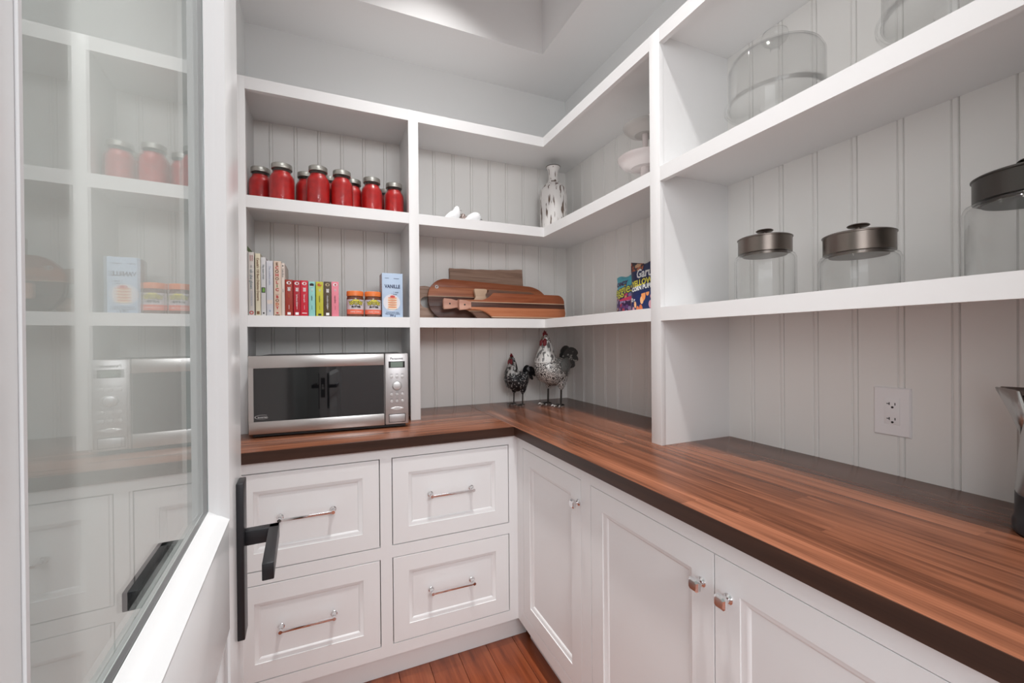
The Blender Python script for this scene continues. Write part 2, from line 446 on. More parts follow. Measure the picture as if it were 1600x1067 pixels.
def door_cab(t, off, ya, yb, doors):
    """ya..yb extent along the wall; doors: (y0, y1, knob_y)"""
    cuts = [ya] + [q for d in doors for q in (d[0] - .0019, d[1] + .0019)] + [yb]
    for a, b in zip(cuts[::2], cuts[1::2]):
        if b - a > .004: cp_(t, off, 'face_stile', (XC, a, CZ0), (XC + T, b, CZ1), bev=0)
    y0, y1 = doors[0][0], doors[-1][1]
    cp_(t, off, 'face_rail', (XC, y0 - .0016, CZ0), (XC + T, y1 + .0016, DZ0 - .0018), bev=0)
    cp_(t, off, 'face_rail', (XC, y0 - .0016, DZ1 + .0018), (XC + T, y1 + .0016, CZ1), bev=0)
    for a, b, k in doors:
        f = MB().frame((XC, b, DZ0), -YA, ZA, -XA, b - a, DZ1 - DZ0, PANEL).build('door', M['cabinet'], t, off)
        knob(f, k, .742, off)
    cp_(t, off, 'carcass', (XC + T + .001, ya + .0005, CZ0), (XW, yb - .0005, CZ1 - .0005), 'dark', 0)
    cp_(t, off, 'toe_kick', (XC + .0545, ya, 0), (XC + .0725, yb, CZ0), bev=0)
c1 = thing('corner_cabinet', 'narrow white base cabinet with a single knobbed door, in the inside corner', 'cabinet', (XC, 1.33, 0))
door_cab(c1, (XC, 1.33, 0), 1.088, YC, [(1.1158, 1.5384, 1.128)])
c2 = thing('double_door_cabinet', 'wide white base cabinet with a pair of doors whose chrome knobs meet', 'cabinet', (XC, .62, 0))
door_cab(c2, (XC, .62, 0), YNEAR, 1.088, [(.1835, .6208, .588), (.6230, 1.0602, .652)])

# ------------------------------------------------------------------ glazed door standing open beside the camera
A_ = math.radians(2.7)
dr = thing('door_1', 'white glazed pantry door standing open, with black lever handles', None, (-.0862 - .1 * math.sin(A_), .1 * math.cos(A_), 0), A_, kind='structure')
DW, DH, DT = .643, 2.44, .040
GY0, GY1, GZ0, GZ1 = .097, .524, 1.0305, 2.32
def dp(name, lo, hi, m='door', bev=.001, parent=None): return MB().box(lo, hi, bev).build(name, M[m], parent or dr)
dp('stile', (-DT, 0, .01), (0, GY0, DH)); dp('stile', (-DT, GY1, .01), (0, DW, DH))
dp('rail', (-DT, GY0, .01), (0, GY1, .25)); dp('rail', (-DT, GY0, .895), (0, GY1, GZ0)); dp('rail', (-DT, GY0, GZ1), (0, GY1, DH))
m = MB()
PB = [(0, 0), (.002, -.0025), (.008, -.004), (.014, -.0085), (.016, -.011), (.035, -.011), (.060, -.006)]
m.frame((0, GY0, .25), YA, ZA, XA, GY1 - GY0, .645, PB); m.frame((-DT, GY1, .25), -YA, ZA, -XA, GY1 - GY0, .645, PB)
m.build('panel', M['door'], dr)
GB = [(0, -.0176), (0, .0008), (.0012, .0012), (.0035, -.0010), (.0100, -.0065), (.0115, -.0090), (.0205, -.0168), (.0205, -.0176)]
MB().frame((0, GY0, GZ0), YA, ZA, XA, GY1 - GY0, GZ1 - GZ0, GB, False).build('glazing_bead', M['door'], dr)
MB().frame((-DT, GY1, GZ0), -YA, ZA, -XA, GY1 - GY0, GZ1 - GZ0, GB, False).build('glazing_bead', M['door'], dr)
dp('glass_pane', (-.0222, GY0 + .002, GZ0 + .002), (-.0178, GY1 - .002, GZ1 - .002), 'pane', 0)
def lever(s):
    x0 = 0 if s > 0 else -DT
    f = lambda a, b: (min(a, b), max(a, b))
    def bx(m, xa, xb, ya, yb, za, zb, bev=.0012):
        xa, xb = f(x0 + s * xa, x0 + s * xb); m.box((xa, ya, za), (xb, yb, zb), bev)
    m = MB(); bx(m, 0, .009, .586, .619, .838, 1.056)
    p = m.build('lever_plate', M['black'], dr)
    m = MB(); bx(m, .009, .051, .596, .610, .964, .985); bx(m, .038, .051, .484, .610, .964, .985)
    m.build('lever', M['black'], p)
lever(1); lever(-1)
m = MB().box((-.032, DW, .91), (-.008, DW + .0015, 1.03)); l = m.build('latch_plate', M['black'], dr)
MB().box((-.026, DW + .0015, .96), (-.014, DW + .009, .99), .002).build('latch_bolt', M['chrome'], l)

# ------------------------------------------------------------------ wall outlet
M['plate'] = mat('outlet_plastic', (.90, .88, .89, 1), .3)
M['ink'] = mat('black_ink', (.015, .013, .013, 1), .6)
M['white'] = mat('white_print', (.82, .82, .82, 1), .6)
ol = thing('wall_outlet', 'white double wall outlet on the beaded boards above the countertop', 'outlet', (XW, .602, 1.06))
oo = (XW, .602, 1.06)
MB().frame((XW, .641, .9988), -YA, ZA, -XA, .078, .1232, [(0, 0), (0, .003), (.003, .0058), (.022, .0062)]).build('cover_plate', M['plate'], ol, oo)
r = MB().box((XW - .0076, .5845, 1.0285), (XW - .003, .6170, 1.0950), .0008).build('receptacle', M['plate'], ol, oo)
for zc in (1.0805, 1.0425):
    m = MB()
    m.box((XW - .0080, .6060, zc - .001), (XW - .0070, .6115, zc + .001)); m.box((XW - .0080, .6050, zc - .0035), (XW - .0070, .6068, zc + .0035))
    m.box((XW - .0080, .5930, zc - .0032), (XW - .0070, .5948, zc + .0032)); m.lathe([(0, 0), (.0028, 0), (.0028, .001), (0, .001)], (XW - .0070, .5995, zc - .0085), 10, '-X')
    m.build('socket_holes', M['ink'], r, oo)

# ------------------------------------------------------------------ microwave
M['steel'] = mat('brushed_steel', (.60, .575, .56, 1), .3, 1)
M['steel_panel'] = mat('silver_plastic', (.52, .50, .50, 1), .38, .7)
M['blackglass'] = mat('black_glass', (.006, .006, .007, 1), .03, 0, 1.0)
M['case'] = mat('grey_case', (.30, .30, .31, 1), .45, .4)
M['lcd'] = mat('lcd', lin(120, 135, 125), .3)
M['button'] = mat('silver_button', (.66, .65, .65, 1), .3, .6)
ma_ = math.atan2(-.030, .568)
MX, MY, MW, MH = -.268, 1.788, .569, .287
mw = thing('microwave', 'stainless steel microwave with a black glass door, on the countertop', 'microwave', (MX, MY, CT + .0004), ma_)
# local: x along the front, y into the room's wall, z up
def ml(name, lo, hi, m, bev=0, par=None): return MB().box(lo, hi, bev).build(name, M[m], par or mw)
F0 = .014
ml('body', (.006, .024, F0 + .004), (MW - .006, .365, F0 + MH - .003), 'case', .006)
SP = .4755
d = MB()
d.frame((0, 0, F0), XA, ZA, -YA, SP - .001, MH, [(0, -.024), (0, -.004), (.0015, -.001), (.004, 0), (.0165, 0)], False)
w0, w1, h0, h1 = .0165, SP - .002, .046, .2415
vs_ = []; fs = []
o_ = [(.0165, .0165), (SP - .0175, .0165), (SP - .0175, MH - .0165), (.0165, MH - .0165)]
i_ = [(w0, h0), (w1, h0), (w1, h1), (w0, h1)]
d.v.clear(); d.f.clear()
d.box((0, 0, F0), (SP - .001, .024, F0 + h0), .002); d.box((0, 0, F0 + h1), (SP - .001, .024, F0 + MH), .002)
d.box((0, 0, F0 + h0 - .002), (w0, .024, F0 + h1 + .002)); d.box((w1, 0, F0 + h0 - .002), (SP - .001, .024, F0 + h1 + .002))
dd = d.build('door', M['steel'], mw)
ml('window', (w0 - .002, .0015, F0 + h0 - .001), (w1 + .001, .02, F0 + h1 + .001), 'blackglass', 0, dd)
# printed oval logo on the window
lm = MB(); n = 24; cx, cz = .043, F0 + .063
for k in range(n - 5):
    a0, a1 = 2 * PI * (k + 3) / n, 2 * PI * (k + 4) / n
    p = lambda a, s: (cx + .0235 * s * math.cos(a), .0012, cz + .0075 * s * math.sin(a))
    lm.add([p(a0, 1), p(a1, 1), p(a1, .93), p(a0, .93)], [(0, 1, 2, 3)])
lm.build('logo', M['white'], dd)
text('Inverter', .0085, M['white'], dd, (cx + .002, .0012, cz - .001), (1, 0, 0), (0, 0, 1), sx=1.15)
cp = MB().box((SP + .001, 0, F0), (MW, .024, F0 + MH), .005).build('control_panel', M['steel_panel'], mw)
ml('gap', (SP - .001, .003, F0 + .001), (SP + .001, .022, F0 + MH - .001), 'ink', 0)
pc = (SP + MW) / 2 + .001
text('Panasonic', .0128, M['ink'], cp, (pc, -.0004, F0 + .2665), (1, 0, 0), (0, 0, 1), bold=.0003)
sc = MB().box((pc - .032, -.0010, F0 + .2295), (pc + .032, .002, F0 + .2555), .0005).build('display', M['ink'], cp)
MB().box((pc - .024, -.0016, F0 + .2320), (pc + .024, 0, F0 + .2530)).build('lcd_screen', M['lcd'], sc)
for row, z in enumerate((.1925, .1205, .0935)):
    for k in (-1, 0, 1):
        MB().lathe([(0, 0), (.0058, 0), (.0058, .0014), (.0048, .0026), (0, .0028)], (pc + k * .0215, -.0001, F0 + z), 14, '-Y').build('button', M['button'], cp)
        m = MB().box((pc + k * .0215 - .006, -.0004, F0 + z + .0095), (pc + k * .0215 + .006, 0, F0 + z + .0108)); m.box((pc + k * .0215 - .004, -.0004, F0 + z + .0120), (pc + k * .0215 + .005, 0, F0 + z + .0130))
        m.build('printed_caption', M['case'], cp)
MB().lathe([(0, 0), (.0175, 0), (.0175, .006), (.0155, .0085), (.011, .0095), (0, .0095)], (pc, 0, F0 + .156), 28, '-Y').build('dial', M['button'], cp)
MB().lathe([(.0185, 0), (.0185, .0006), (.0198, .0006), (.0198, 0)], (pc, -.0001, F0 + .156), 28, '-Y').build('dial_ring', M['case'], cp)
MB().lathe([(0, 0), (.026, 0), (.026, .0014), (.023, .0024), (0, .0024)], (pc, 0, F0 + .064), 24, '-Y', (1, .26)).build('start_bar', M['button'], cp)
m = MB().box((pc - .033, -.0007, F0 + .0085), (pc + .033, .001, F0 + .0425), .0004); m.build('release_gap', M['ink'], cp)
MB().box((pc - .031, -.0022, F0 + .0105), (pc + .031, .001, F0 + .0405), .001).build('release_button', M['steel_panel'], cp)
ml('base_shadow', (.012, .012, .004), (MW - .012, .34, F0 + .005), 'ink')  # black slab standing in for the shadow under the microwave
ml('vent_edge', (.004, .014, F0 + MH - .003), (MW - .004, .026, F0 + MH + .0006), 'ink', 0)
for fx in (.04, MW - .04):
    for fy in (.05, .33): MB().lathe([(0, 0), (.014, 0), (.016, .006), (.016, .020), (0, .020)], (fx, fy, 0), 12).build('foot', M['ink'], mw)
cd = MB().tube([(-.022, .31, .10), (-.020, .34, .03), (.0, .372, .006), (.06, .385, .005)], .003, 8).build('power_cord', M['ink'], mw)

# ------------------------------------------------------------------ mason jars of red sauce
M['sauce'] = mat('red_sauce', (.36, .006, .007, 1), .4, 0, .4, coat=.15, noise=(50, (.50, .012, .010, 1)), bump=(90, .25))
M['jarglass'] = glass('jar_glass', (.985, .985, .985, 1), 1.38, .03, (150, .35))
M['zinc'] = mat('zinc_lid', (.50, .49, .45, 1), .38, 1)
def jar():
    t = thing('mason_jar', '-', 'jar', (0, 0, 0))
    MB().lathe([(0, .004), (.038, .004), (.0425, .010), (.0432, .03), (.0432, .094), (.0415, .106), (.0365, .116), (.0318, .122), (.0308, .128), (0, .128)], (0, 0, 0), 28).build('sauce', M['sauce'], t)
    MB().lathe([(0, 0), (.039, 0), (.0447, .007), (.0455, .03), (.0455, .096), (.0435, .109), (.0380, .119), (.0335, .124), (.0325, .150), (.0315, .150), (.0315, .130), (0, .130)], (0, 0, 0), 28).build('glass', M['jarglass'], t)
    ld = MB().lathe([(.0330, .139), (.0365, .1395), (.0360, .142), (.0368, .144), (.0360, .147), (.0366, .150), (.0363, .158), (.0345, .1595), (.0340, .1585), (0, .1585)], (0, 0, 0), 30).build('lid', M['zinc'], t)
    return t
JL = ['jar of red sauce standing in the corner beside the shelf\'s side panel',
      'large-looking jar of red sauce, second from the side panel of the shelf',
      'jar of red sauce peeking from behind, between the second and third front jars',
      'jar of red sauce nearest the shelf edge, third of the front row',
      'jar of red sauce almost hidden behind the two middle front jars',
      'jar of red sauce in the middle of the shelf, fourth in the front row',
      'jar of red sauce half hidden behind the fourth front jar',
      'jar of red sauce fifth in the front row, one before the divider',
      'jar of red sauce at the end of the front row, against the divider',
      'jar of red sauce hidden behind the last front jar, only its lid rim showing']
JP = [(-.2530, 2.045), (-.168, 1.972), (-.079, 2.034), (-.032, 1.944), (.015, 2.046), (.0605, 1.956), (.1085, 2.043), (.186, 1.989), (.2870, 2.020), (.264, 2.119)]
j0 = jar()
for i, ((x, y), lb) in enumerate(zip(JP, JL)):
    j = j0 if i == 0 else copy_thing(j0)
    j.location = (x, y, ZM1 + .0004); j.rotation_euler = (0, 0, i * 1.3)
    if i == 1: j.scale = (1.06, 1.06, 1)
    tag(j, lb, 'jar', 'jars of red sauce on the middle shelf')

# ------------------------------------------------------------------ books
M['paper'] = mat('page_paper', (.76, .72, .64, 1), .8)
def col(name, r, g, b, rough=.5): M[name] = mat(name, lin(r, g, b), rough); return M[name]
def book(x0, x1, ztop, color, label, depth=.19, group=None, yf=1.935, rnd=False):
    w = x1 - x0; h = ztop - ZL1
    t = thing('book', label, 'book', (x0, yf, ZL1 + .0004), 0, group)
    cv = MB(); tk = min(.0022, w * .12)
    cv.box((0, .002, 0), (tk, depth, h)); cv.box((w - tk, .002, 0), (w, depth, h))
    cv.box((0, 0, 0), (w, .0035, h), .0012)
    cv.build('cover', color, t)
    MB().box((tk, .0036, .003), (w - tk, depth - .003, h - .003)).build('pages', M['paper'], t)
    return t, w, h
DN, RG = (0, 0, -1), (1, 0, 0)
def spine(t, w, s, size, m, z, x=None, ax='LEFT', sx=1.0, y=-.0004, bold=0):
    """lettering running down the spine"""
    return text(s, size, m, t, ((w / 2 if x is None else x), y, z), DN, RG, 'lettering', ax, 'CENTER', sx=sx, bold=bold)
def patch(t, x0, x1, z0, z1, m, y=-.0005, name='spine_print'):
    return MB().box((x0, y, z0), (x1, .0005, z1)).build(name, m, t)
tall = 'tall cookbooks on the lower shelf'; small = 'small square cookbooks on the lower shelf'
gr = col('book_green', 106, 130, 70); wt = col('book_white', 205, 203, 203); cr = col('book_cream', 214, 205, 180); gy = col('book_grey', 200, 200, 205)
be = col('book_beige', 212, 190, 172); pk0 = col('book_blush', 214, 200, 190); rd = col('ink_red', 176, 24, 30); gn = col('ink_green', 60, 120, 50); gyi = col('ink_grey', 96, 110, 116)
tl = col('ink_teal', 70, 110, 120); dg = col('ink_darkgreen', 34, 66, 26); bw = col('ink_brown', 112, 74, 44); lt = col('ink_faint', 150, 158, 178); dk = M['ink']; og = col('ink_orange', 190, 90, 30)
t, w, h = book(-.2990, -.2962, 1.6400, gr, 'tall dark green book against the shelf side, topmost corner showing', .24, tall)
t, w, h = book(-.2957, -.2868, 1.6093, wt, 'white paperback with red and black lettering, beside the green book', .2, tall)
spine(t, w, 'The Looneyspoons', .009, dk, h - .006, sx=.9); patch(t, .001, w - .001, .098, .150, rd); patch(t, .002, w - .003, .112, .122, dk, -.0007)
spine(t, w, 'COOKBOOK', .0085, dk, .094, sx=1); patch(t, .002, w - .002, .035, .048, rd)
t, w, h = book(-.2853, -.2654, 1.6054, col('book_offwhite', 206, 200, 194), 'off-white cookbook with grey-green title and a round red emblem low on its spine', .2, tall)
spine(t, w, 'ANGELA', .006, rd, h - .012, w * .72); spine(t, w, 'LIDDON', .006, rd, h - .012, w * .38)
spine(t, w, 'THE', .006, gyi, h - .05); spine(t, w, 'oh she glows', .0145, tl, h - .068, sx=1.02); spine(t, w, 'COOKBOOK', .0085, lt, .098, sx=1.2)
m = MB().lathe([(.0042, 0), (.0042, .0006), (.0072, .0006), (.0072, 0)], (w / 2, 0, .012), 18, '-Y', (1, 1)); m.build('emblem', rd, t)
t, w, h = book(-.2614, -.2440, 1.6020, cr, 'cream cookbook with brown lettering and dark green boards', .2, tall)
spine(t, w, "Canada's 150 Best Diabetes Desserts", .0115, bw, h - .018, sx=.98, bold=.0002); patch(t, .004, w - .004, .006, .018, bw)
t, w, h = book(-.2424, -.2253, 1.5880, wt, 'white paperback with a small green square on its spine', .19, tall)
spine(t, w, 'Fifty shades of kale', .0095, gyi, h - .03, sx=.8); patch(t, .002, w - .002, .092, .113, dk); patch(t, .005, w - .004, .095, .110, col('print_leaf', 110, 160, 70), -.0007); patch(t, .006, w - .006, .008, .014, dk)
t, w, h = book(-.2234, -.2003, 1.5753, gy, 'plain pale grey-white hardback with faint lettering', .19, tall)
spine(t, w, 'The comfort table', .0105, lt, h - .02, sx=1.0); patch(t, .002, w - .002, .048, .064, pk0); patch(t, w / 2 - .003, w / 2 + .003, .016, .024, lt)
t, w, h = book(-.1978, -.1715, 1.5759, be, 'beige book titled in upright red, brown and green capitals', .19, tall)
for i, (chh, mm) in enumerate(zip('ECOHOLIC', (bw, rd, bw, rd, bw, rd, gn, rd))): text(chh, .0165, mm, t, (w * .45, -.0004, h - .013 - i * .0147), (1, 0, 0), (0, 0, 1), 'lettering', 'CENTER', 'CENTER', bold=.0006)
patch(t, .006, w - .008, .0865, .0875, bw)
for i, (chh, mm) in enumerate(zip('BODY', (rd, bw, og, rd))): text(chh, .0155, mm, t, (w * .45, -.0004, .0765 - i * .0147), (1, 0, 0), (0, 0, 1), 'lettering', 'CENTER', 'CENTER', bold=.0006)
patch(t, w * .45 - .004, w * .45 + .004, .010, .015, rd); patch(t, .004, w - .006, .002, .006, bw)
t, w, h = book(-.1708, -.1592, 1.5693, pk0, 'thin blush-white book with small dark lettering', .185, tall)
spine(t, w, 'Cake Boss', .0085, dk, h - .022, sx=1.0); patch(t, w / 2 - .002, w / 2 + .002, h - .014, h - .009, dk); spine(t, w, 'buddy', .005, gyi, h - .105)
SM = [(-.1582, -.1303, 1.5030, (150, 44, 26), 'rust red', 'chili'), (-.1282, -.1025, 1.5020, (168, 14, 34), 'dark red', 'barbecue dishes'), (-.1018, -.0742, 1.5026, (196, 18, 46), 'bright red', 'low-carb'),
      (-.0724, -.0476, 1.4990, (140, 198, 192), 'pale teal', 'cakes'), (-.0446, -.0168, 1.5000, (190, 186, 50), 'lime yellow', 'cookies'), (-.0148, .0136, 1.5014, (76, 58, 34), 'dark brown', 'chocolate delights'), (.0150, .0430, 1.5027, (226, 130, 146), 'pink', 'cupcakes')]
for i, (x0, x1, zt, c, cn, ti) in enumerate(SM):
    cm = col('book_' + cn.replace(' ', '_'), *c)
    t, w, h = book(x0, x1, zt, cm, f'small {cn} square cookbook in the row of little books', .15, small)
    light = i in (0, 1, 2, 5)
    im_ = M['white'] if light else dk
    em = [M['white'], M['white'], M['white'], dk, og, col('print_tan', 190, 170, 130), M['white']][i]
    MB().lathe([(0, 0), (.0085, 0), (.0085, .0006), (0, .0006)], (w / 2, 0, h - .013), 16, '-Y', (1, .75)).build('emblem', em, t)
    if i == 4: patch(t, w / 2 + .001, w / 2 + .009, h - .013, h - .004, cm, -.0008)
    elif i == 3: patch(t, w / 2 - .006, w / 2 + .005, h - .021, h - .018, M['white'], -.0008)
    else: MB().lathe([(0, 0), (.004, 0), (.004, .0006), (0, .0006)], (w / 2 + .001, -.0006, h - .013), 12, '-Y').build('emblem', cm if i != 6 else rd, t)
    if i in (0, 1, 2, 5): spine(t, w, '500', .0145, M['white'], h - .030, sx=.72, bold=.0005)
    else: spine(t, w, '500', .0105, M['white'], h - .030, sx=.7)
    spine(t, w, ti, .0095, im_ if i != 0 else og, h - .058, sx=.95 if len(ti) < 9 else .78)
    patch(t, w / 2 - .0005, w / 2 + .0005, .028, .045, im_)
    if i in (0, 1, 5): patch(t, w / 2 - .006, w / 2 + .006, .006, .016, M['white'])
    elif i == 4: patch(t, w / 2 - .006, w / 2 + .006, .004, .012, dk)
    else: patch(t, .005, w - .005, .012, .0145, M['white'] if i == 2 else cm)

# ------------------------------------------------------------------ nut-free spread jars and the pancake box
M['spread'] = mat('brown_spread', lin(104, 62, 44), .25, coat=.5)
M['orange'] = mat('orange_plastic', lin(226, 122, 58), .4)
M['label'] = mat('label_paper', lin(206, 196, 200), .5)
M['yellow'] = mat('label_yellow', lin(226, 214, 84), .5)
M['salmon'] = mat('label_salmon', lin(226, 112, 86), .5)
def band(r, z0, z1, a0, a1, m, name, par, n=14):
    b = MB()
    for k in range(n):
        p, q = a0 + (a1 - a0) * k / n, a0 + (a1 - a0) * (k + 1) / n
        b.add([(r * math.cos(p), r * math.sin(p), z0), (r * math.cos(q), r * math.sin(q), z0), (r * math.cos(q), r * math.sin(q), z1), (r * math.cos(p), r * math.sin(p), z1)], [(0, 1, 2, 3)])
    return b.build(name, m, par)
def wrap(o, r):
    """bend flat front lettering (x, y=-r, z) round an upright cylinder"""
    for v in o.data.vertices:
        a = v.co.x / r; d = -v.co.y
        v.co.x = d * math.sin(a); v.co.y = -d * math.cos(a)
def spread_jar():
    t = thing('spread_jar', '-', 'jar')
    R = .0352
    MB().lathe([(0, 0), (.031, 0), (.0345, .004), (R, .010), (R, .080), (.0335, .088), (.032, .092), (0, .092)], (0, 0, 0), 36).build('body', M['spread'], t)
    MB().lathe([(.0335, .0915), (.0348, .0920), (.0350, .1105), (.0335, .113), (0, .113)], (0, 0, 0), 36).build('lid', M['orange'], t)
    lb = band(R + .0003, .018, .0765, -PI / 2 - 1.35, -PI / 2 + 1.35, M['label'], 'label', t)
    band(R + .0006, .0135, .0335, -PI / 2 - 1.3, -PI / 2 + 1.3, M['salmon'], 'label_band', lb)
    for k, (x, z, q) in enumerate(((-.017, .0615, .0085), (-.006, .068, .0085), (.006, .068, .0085), (.017, .0615, .0085))):
        o_ = MB().lathe([(0, 0), (q + .0012, 0)], (x, -R - .0008, z), 14, '-Y').build('label_print', M['ink'], lb); wrap(o_, R)
        o_ = MB().lathe([(0, 0), (q, 0)], (x, -R - .0011, z), 14, '-Y').build('label_print', M['yellow'], lb); wrap(o_, R)
    o_ = text('WOW', .022, M['ink'], lb, (0, -R - .0013, .0595), (1, 0, 0), (0, 0, 1), sx=.95, bold=.0016); wrap(o_, R)
    o_ = text('WOW', .022, M['yellow'], lb, (0, -R - .0017, .0595), (1, 0, 0), (0, 0, 1), sx=.95); wrap(o_, R)
    o_ = text('BUTTER', .0095, M['ink'], lb, (0, -R - .0013, .044), (1, 0, 0), (0, 0, 1), sx=1.1, bold=.0006); wrap(o_, R)
    o_ = text('creamy  crémeux', .0075, M['white'], lb, (0, -R - .0012, .0235), (1, 0, 0), (0, 0, 1), sx=.9); wrap(o_, R)
    return t
s0 = spread_jar()
for i, (x, lb) in enumerate(((.1100, 'orange-lidded jar of brown spread next to the pink book'), (.1838, 'orange-lidded jar of brown spread next to the blue box'))):
    j = s0 if i == 0 else copy_thing(s0)
    j.location = (x, 1.972, ZL1 + .0004); j.rotation_euler = (0, 0, .06); tag(j, lb, 'jar', 'two jars of spread on the lower shelf')

M['box_blue'] = mat('box_blue', lin(178, 197, 220), .45)
M['box_pale'] = mat('box_pale', lin(218, 216, 222), .45)
M['box_side'] = mat('box_side', lin(188, 182, 186), .5)
M['navy'] = mat('navy_ink', lin(34, 44, 84), .5)
M['pancake'] = mat('pancake', lin(222, 148, 110), .5); M['pancake_edge'] = mat('pancake_edge', lin(238, 216, 190), .5); M['berry'] = mat('berry', lin(200, 60, 52), .4)
bx = thing('pancake_mix_box', 'pale blue carton of vanilla mix with a pancake stack printed on it', 'box', (.2215, 1.95, ZL1 + .0004), .012)
BW, BH = .0900, .1985
b_ = MB().box((0, 0, 0), (BW, .085, BH), .0006).build('carton', M['box_blue'], bx)
MB().box((-.0003, .002, .001), (.001, .084, BH - .001)).build('side_print', M['box_side'], b_)
m = MB()
for k in range(11): m.box((-.0006, .012, .03 + k * .012), (.0, .012 + .05 * (.6 + .4 * math.sin(k * 2.1)), .0325 + k * .012))
m.build('side_lines', M['case'], b_)
P = lambda x, z, dy=-.0004: (BW * x, dy, BH * z)
text('VANILLE', .0215, M['navy'], b_, P(.5, .70), (1, 0, 0), (0, 0, 1), bold=.0007, sx=.82)
patch(b_, BW * .14, BW * .33, BH * .885, BH * .893, M['navy']); patch(b_, BW * .56, BW * .82, BH * .880, BH * .889, M['navy'])
MB().lathe([(0, 0), (.037, 0)], P(.46, .34, -.0004), 28, '-Y', (1, 1)).build('print_circle', M['box_pale'], b_)
for k in range(5):
    z = .22 + k * .052
    MB().lathe([(0, 0), (.0215, 0)], P(.49, z, -.0008 - k * .0001), 20, '-Y', (1, .30)).build('print_pancake', M['pancake_edge'], b_)
    MB().lathe([(0, 0), (.0195, 0)], P(.49, z + .016, -.0009 - k * .0001), 20, '-Y', (1, .22)).build('print_pancake', M['pancake'], b_)
MB().lathe([(0, 0), (.011, 0)], P(.50, .475, -.0016), 12, '-Y', (1, .5)).build('print_berries', M['berry'], b_)
MB().lathe([(0, 0), (.022, 0)], P(.49, .195, -.0007), 20, '-Y', (1, .16)).build('print_plate', M['case'], b_)
text('1 step', .0095, M['navy'], b_, P(.66, .575), (1, 0, 0), (0, 0, 1)); text('1 étape', .0085, M['navy'], b_, P(.58, .53), (1, 0, 0), (0, 0, 1))
text('PANCAKE MIX', .0085, M['navy'], b_, P(.5, .115), (1, 0, 0), (0, 0, 1)); text('MÉLANGE À CRÊPES', .0085, M['navy'], b_, P(.5, .08), (1, 0, 0), (0, 0, 1), sx=.85)
text('300 g', .0115, M['navy'], b_, P(.5, .045), (1, 0, 0), (0, 0, 1), bold=.0003)

# ------------------------------------------------------------------ cutting boards leaning on the back wall
RB = [(.25, lin(92, 44, 28)), (.5, lin(150, 82, 52)), (.75, lin(176, 108, 74))]
M['w_red'] = wood('acacia', RB, 'X', .045, .35, 30, .9, 2.2, 7, 4)
M['w_wal'] = wood('walnut_board', [(.25, lin(70, 42, 34)), (.5, lin(128, 92, 74)), (.75, lin(164, 126, 104))], 'X', 5, .45, 40, .1, 2.4, 11, 5)
M['w_grey'] = wood('weathered_board', [(.25, lin(96, 70, 58)), (.5, lin(160, 130, 112)), (.75, lin(190, 162, 146))], 'X', 5, .5, 45, .1, 2.4, 13, 5)
M['w_dark'] = wood('dark_strip', [(.25, lin(48, 26, 20)), (.5, lin(82, 50, 40)), (.75, lin(116, 78, 62))], 'X', 5, .38, 40, .1, 2.4, 17, 5)
M['w_orange'] = wood('orange_strip', [(.25, lin(130, 70, 44)), (.5, lin(172, 104, 70)), (.75, lin(192, 128, 92))], 'X', 5, .38, 34, .1, 2.4, 19, 5)
M['w_cream'] = wood('cream_strip', [(.25, lin(196, 160, 130)), (.5, lin(216, 184, 156)), (.75, lin(228, 200, 172))], 'X', 5, .45, 40, .1, 2.4, 23, 5)
M['w_pink'] = wood('pale_handle', [(.25, lin(176, 122, 104)), (.5, lin(198, 148, 128)), (.75, lin(214, 172, 150))], 'X', 5, .45, 30, .1, 2.4, 29, 5)
M['edge'] = mat('dark_wood_edge', lin(58, 34, 26), .5)
def arc(cx, cy, r, a0, a1, n=8, ry=None): return [(cx + r * math.cos(a0 + (a1 - a0) * k / n), cy + (ry or r) * math.sin(a0 + (a1 - a0) * k / n)) for k in range(n + 1)]
def clip(poly, z0, z1):
    """part of a convex-ish outline between two heights"""
    def half(p, zc, keep):
        out = []
        for a, b in zip(p, p[1:] + p[:1]):
            ia, ib = keep * (a[1] - zc) >= 0, keep * (b[1] - zc) >= 0
            if ia: out.append(a)
            if ia != ib:
                s = (zc - a[1]) / (b[1] - a[1]); out.append((a[0] + (b[0] - a[0]) * s, zc))
        return out
    return half(half(poly, z0, 1), z1, -1)
def lean(name, label, y, tilt, x):
    """Empty at the foot of a leaning board; local x along the shelf, local z up the board"""
    t = thing(name, label, 'cutting board', (x, y, ZL1 + .0006), 0, 'cutting boards leaning on the lower corner shelf')
    t.rotation_euler = (-tilt, 0, 0)
    return t
def strips(t, poly, cuts, mats, th=.016):
    for (a, b), m_ in zip(zip(cuts, cuts[1:]), mats):
        p = clip(poly, a, b)
        if len(p) > 2: MB().prism(p, (0, 0, 0), XA, ZA, -YA, th, .0012).build('strip', M[m_], t)
# plain board with a live top edge, furthest back
t = lean('cutting_board', 'plain grey-brown rectangular board with an uneven top edge, at the back of the boards', 2.178, .10, .594)
top = [(.425 * (1 - k / 12), .279 + .016 * (1 - k / 12) - .005 * math.sin(PI * k / 12) + .0012 * math.sin(k * 2.1)) for k in range(13)]
MB().prism([(0, .002), (.426, .002)] + top, (0, 0, 0), XA, ZA, -YA, .02, .002).build('plank', M['w_grey'], t)
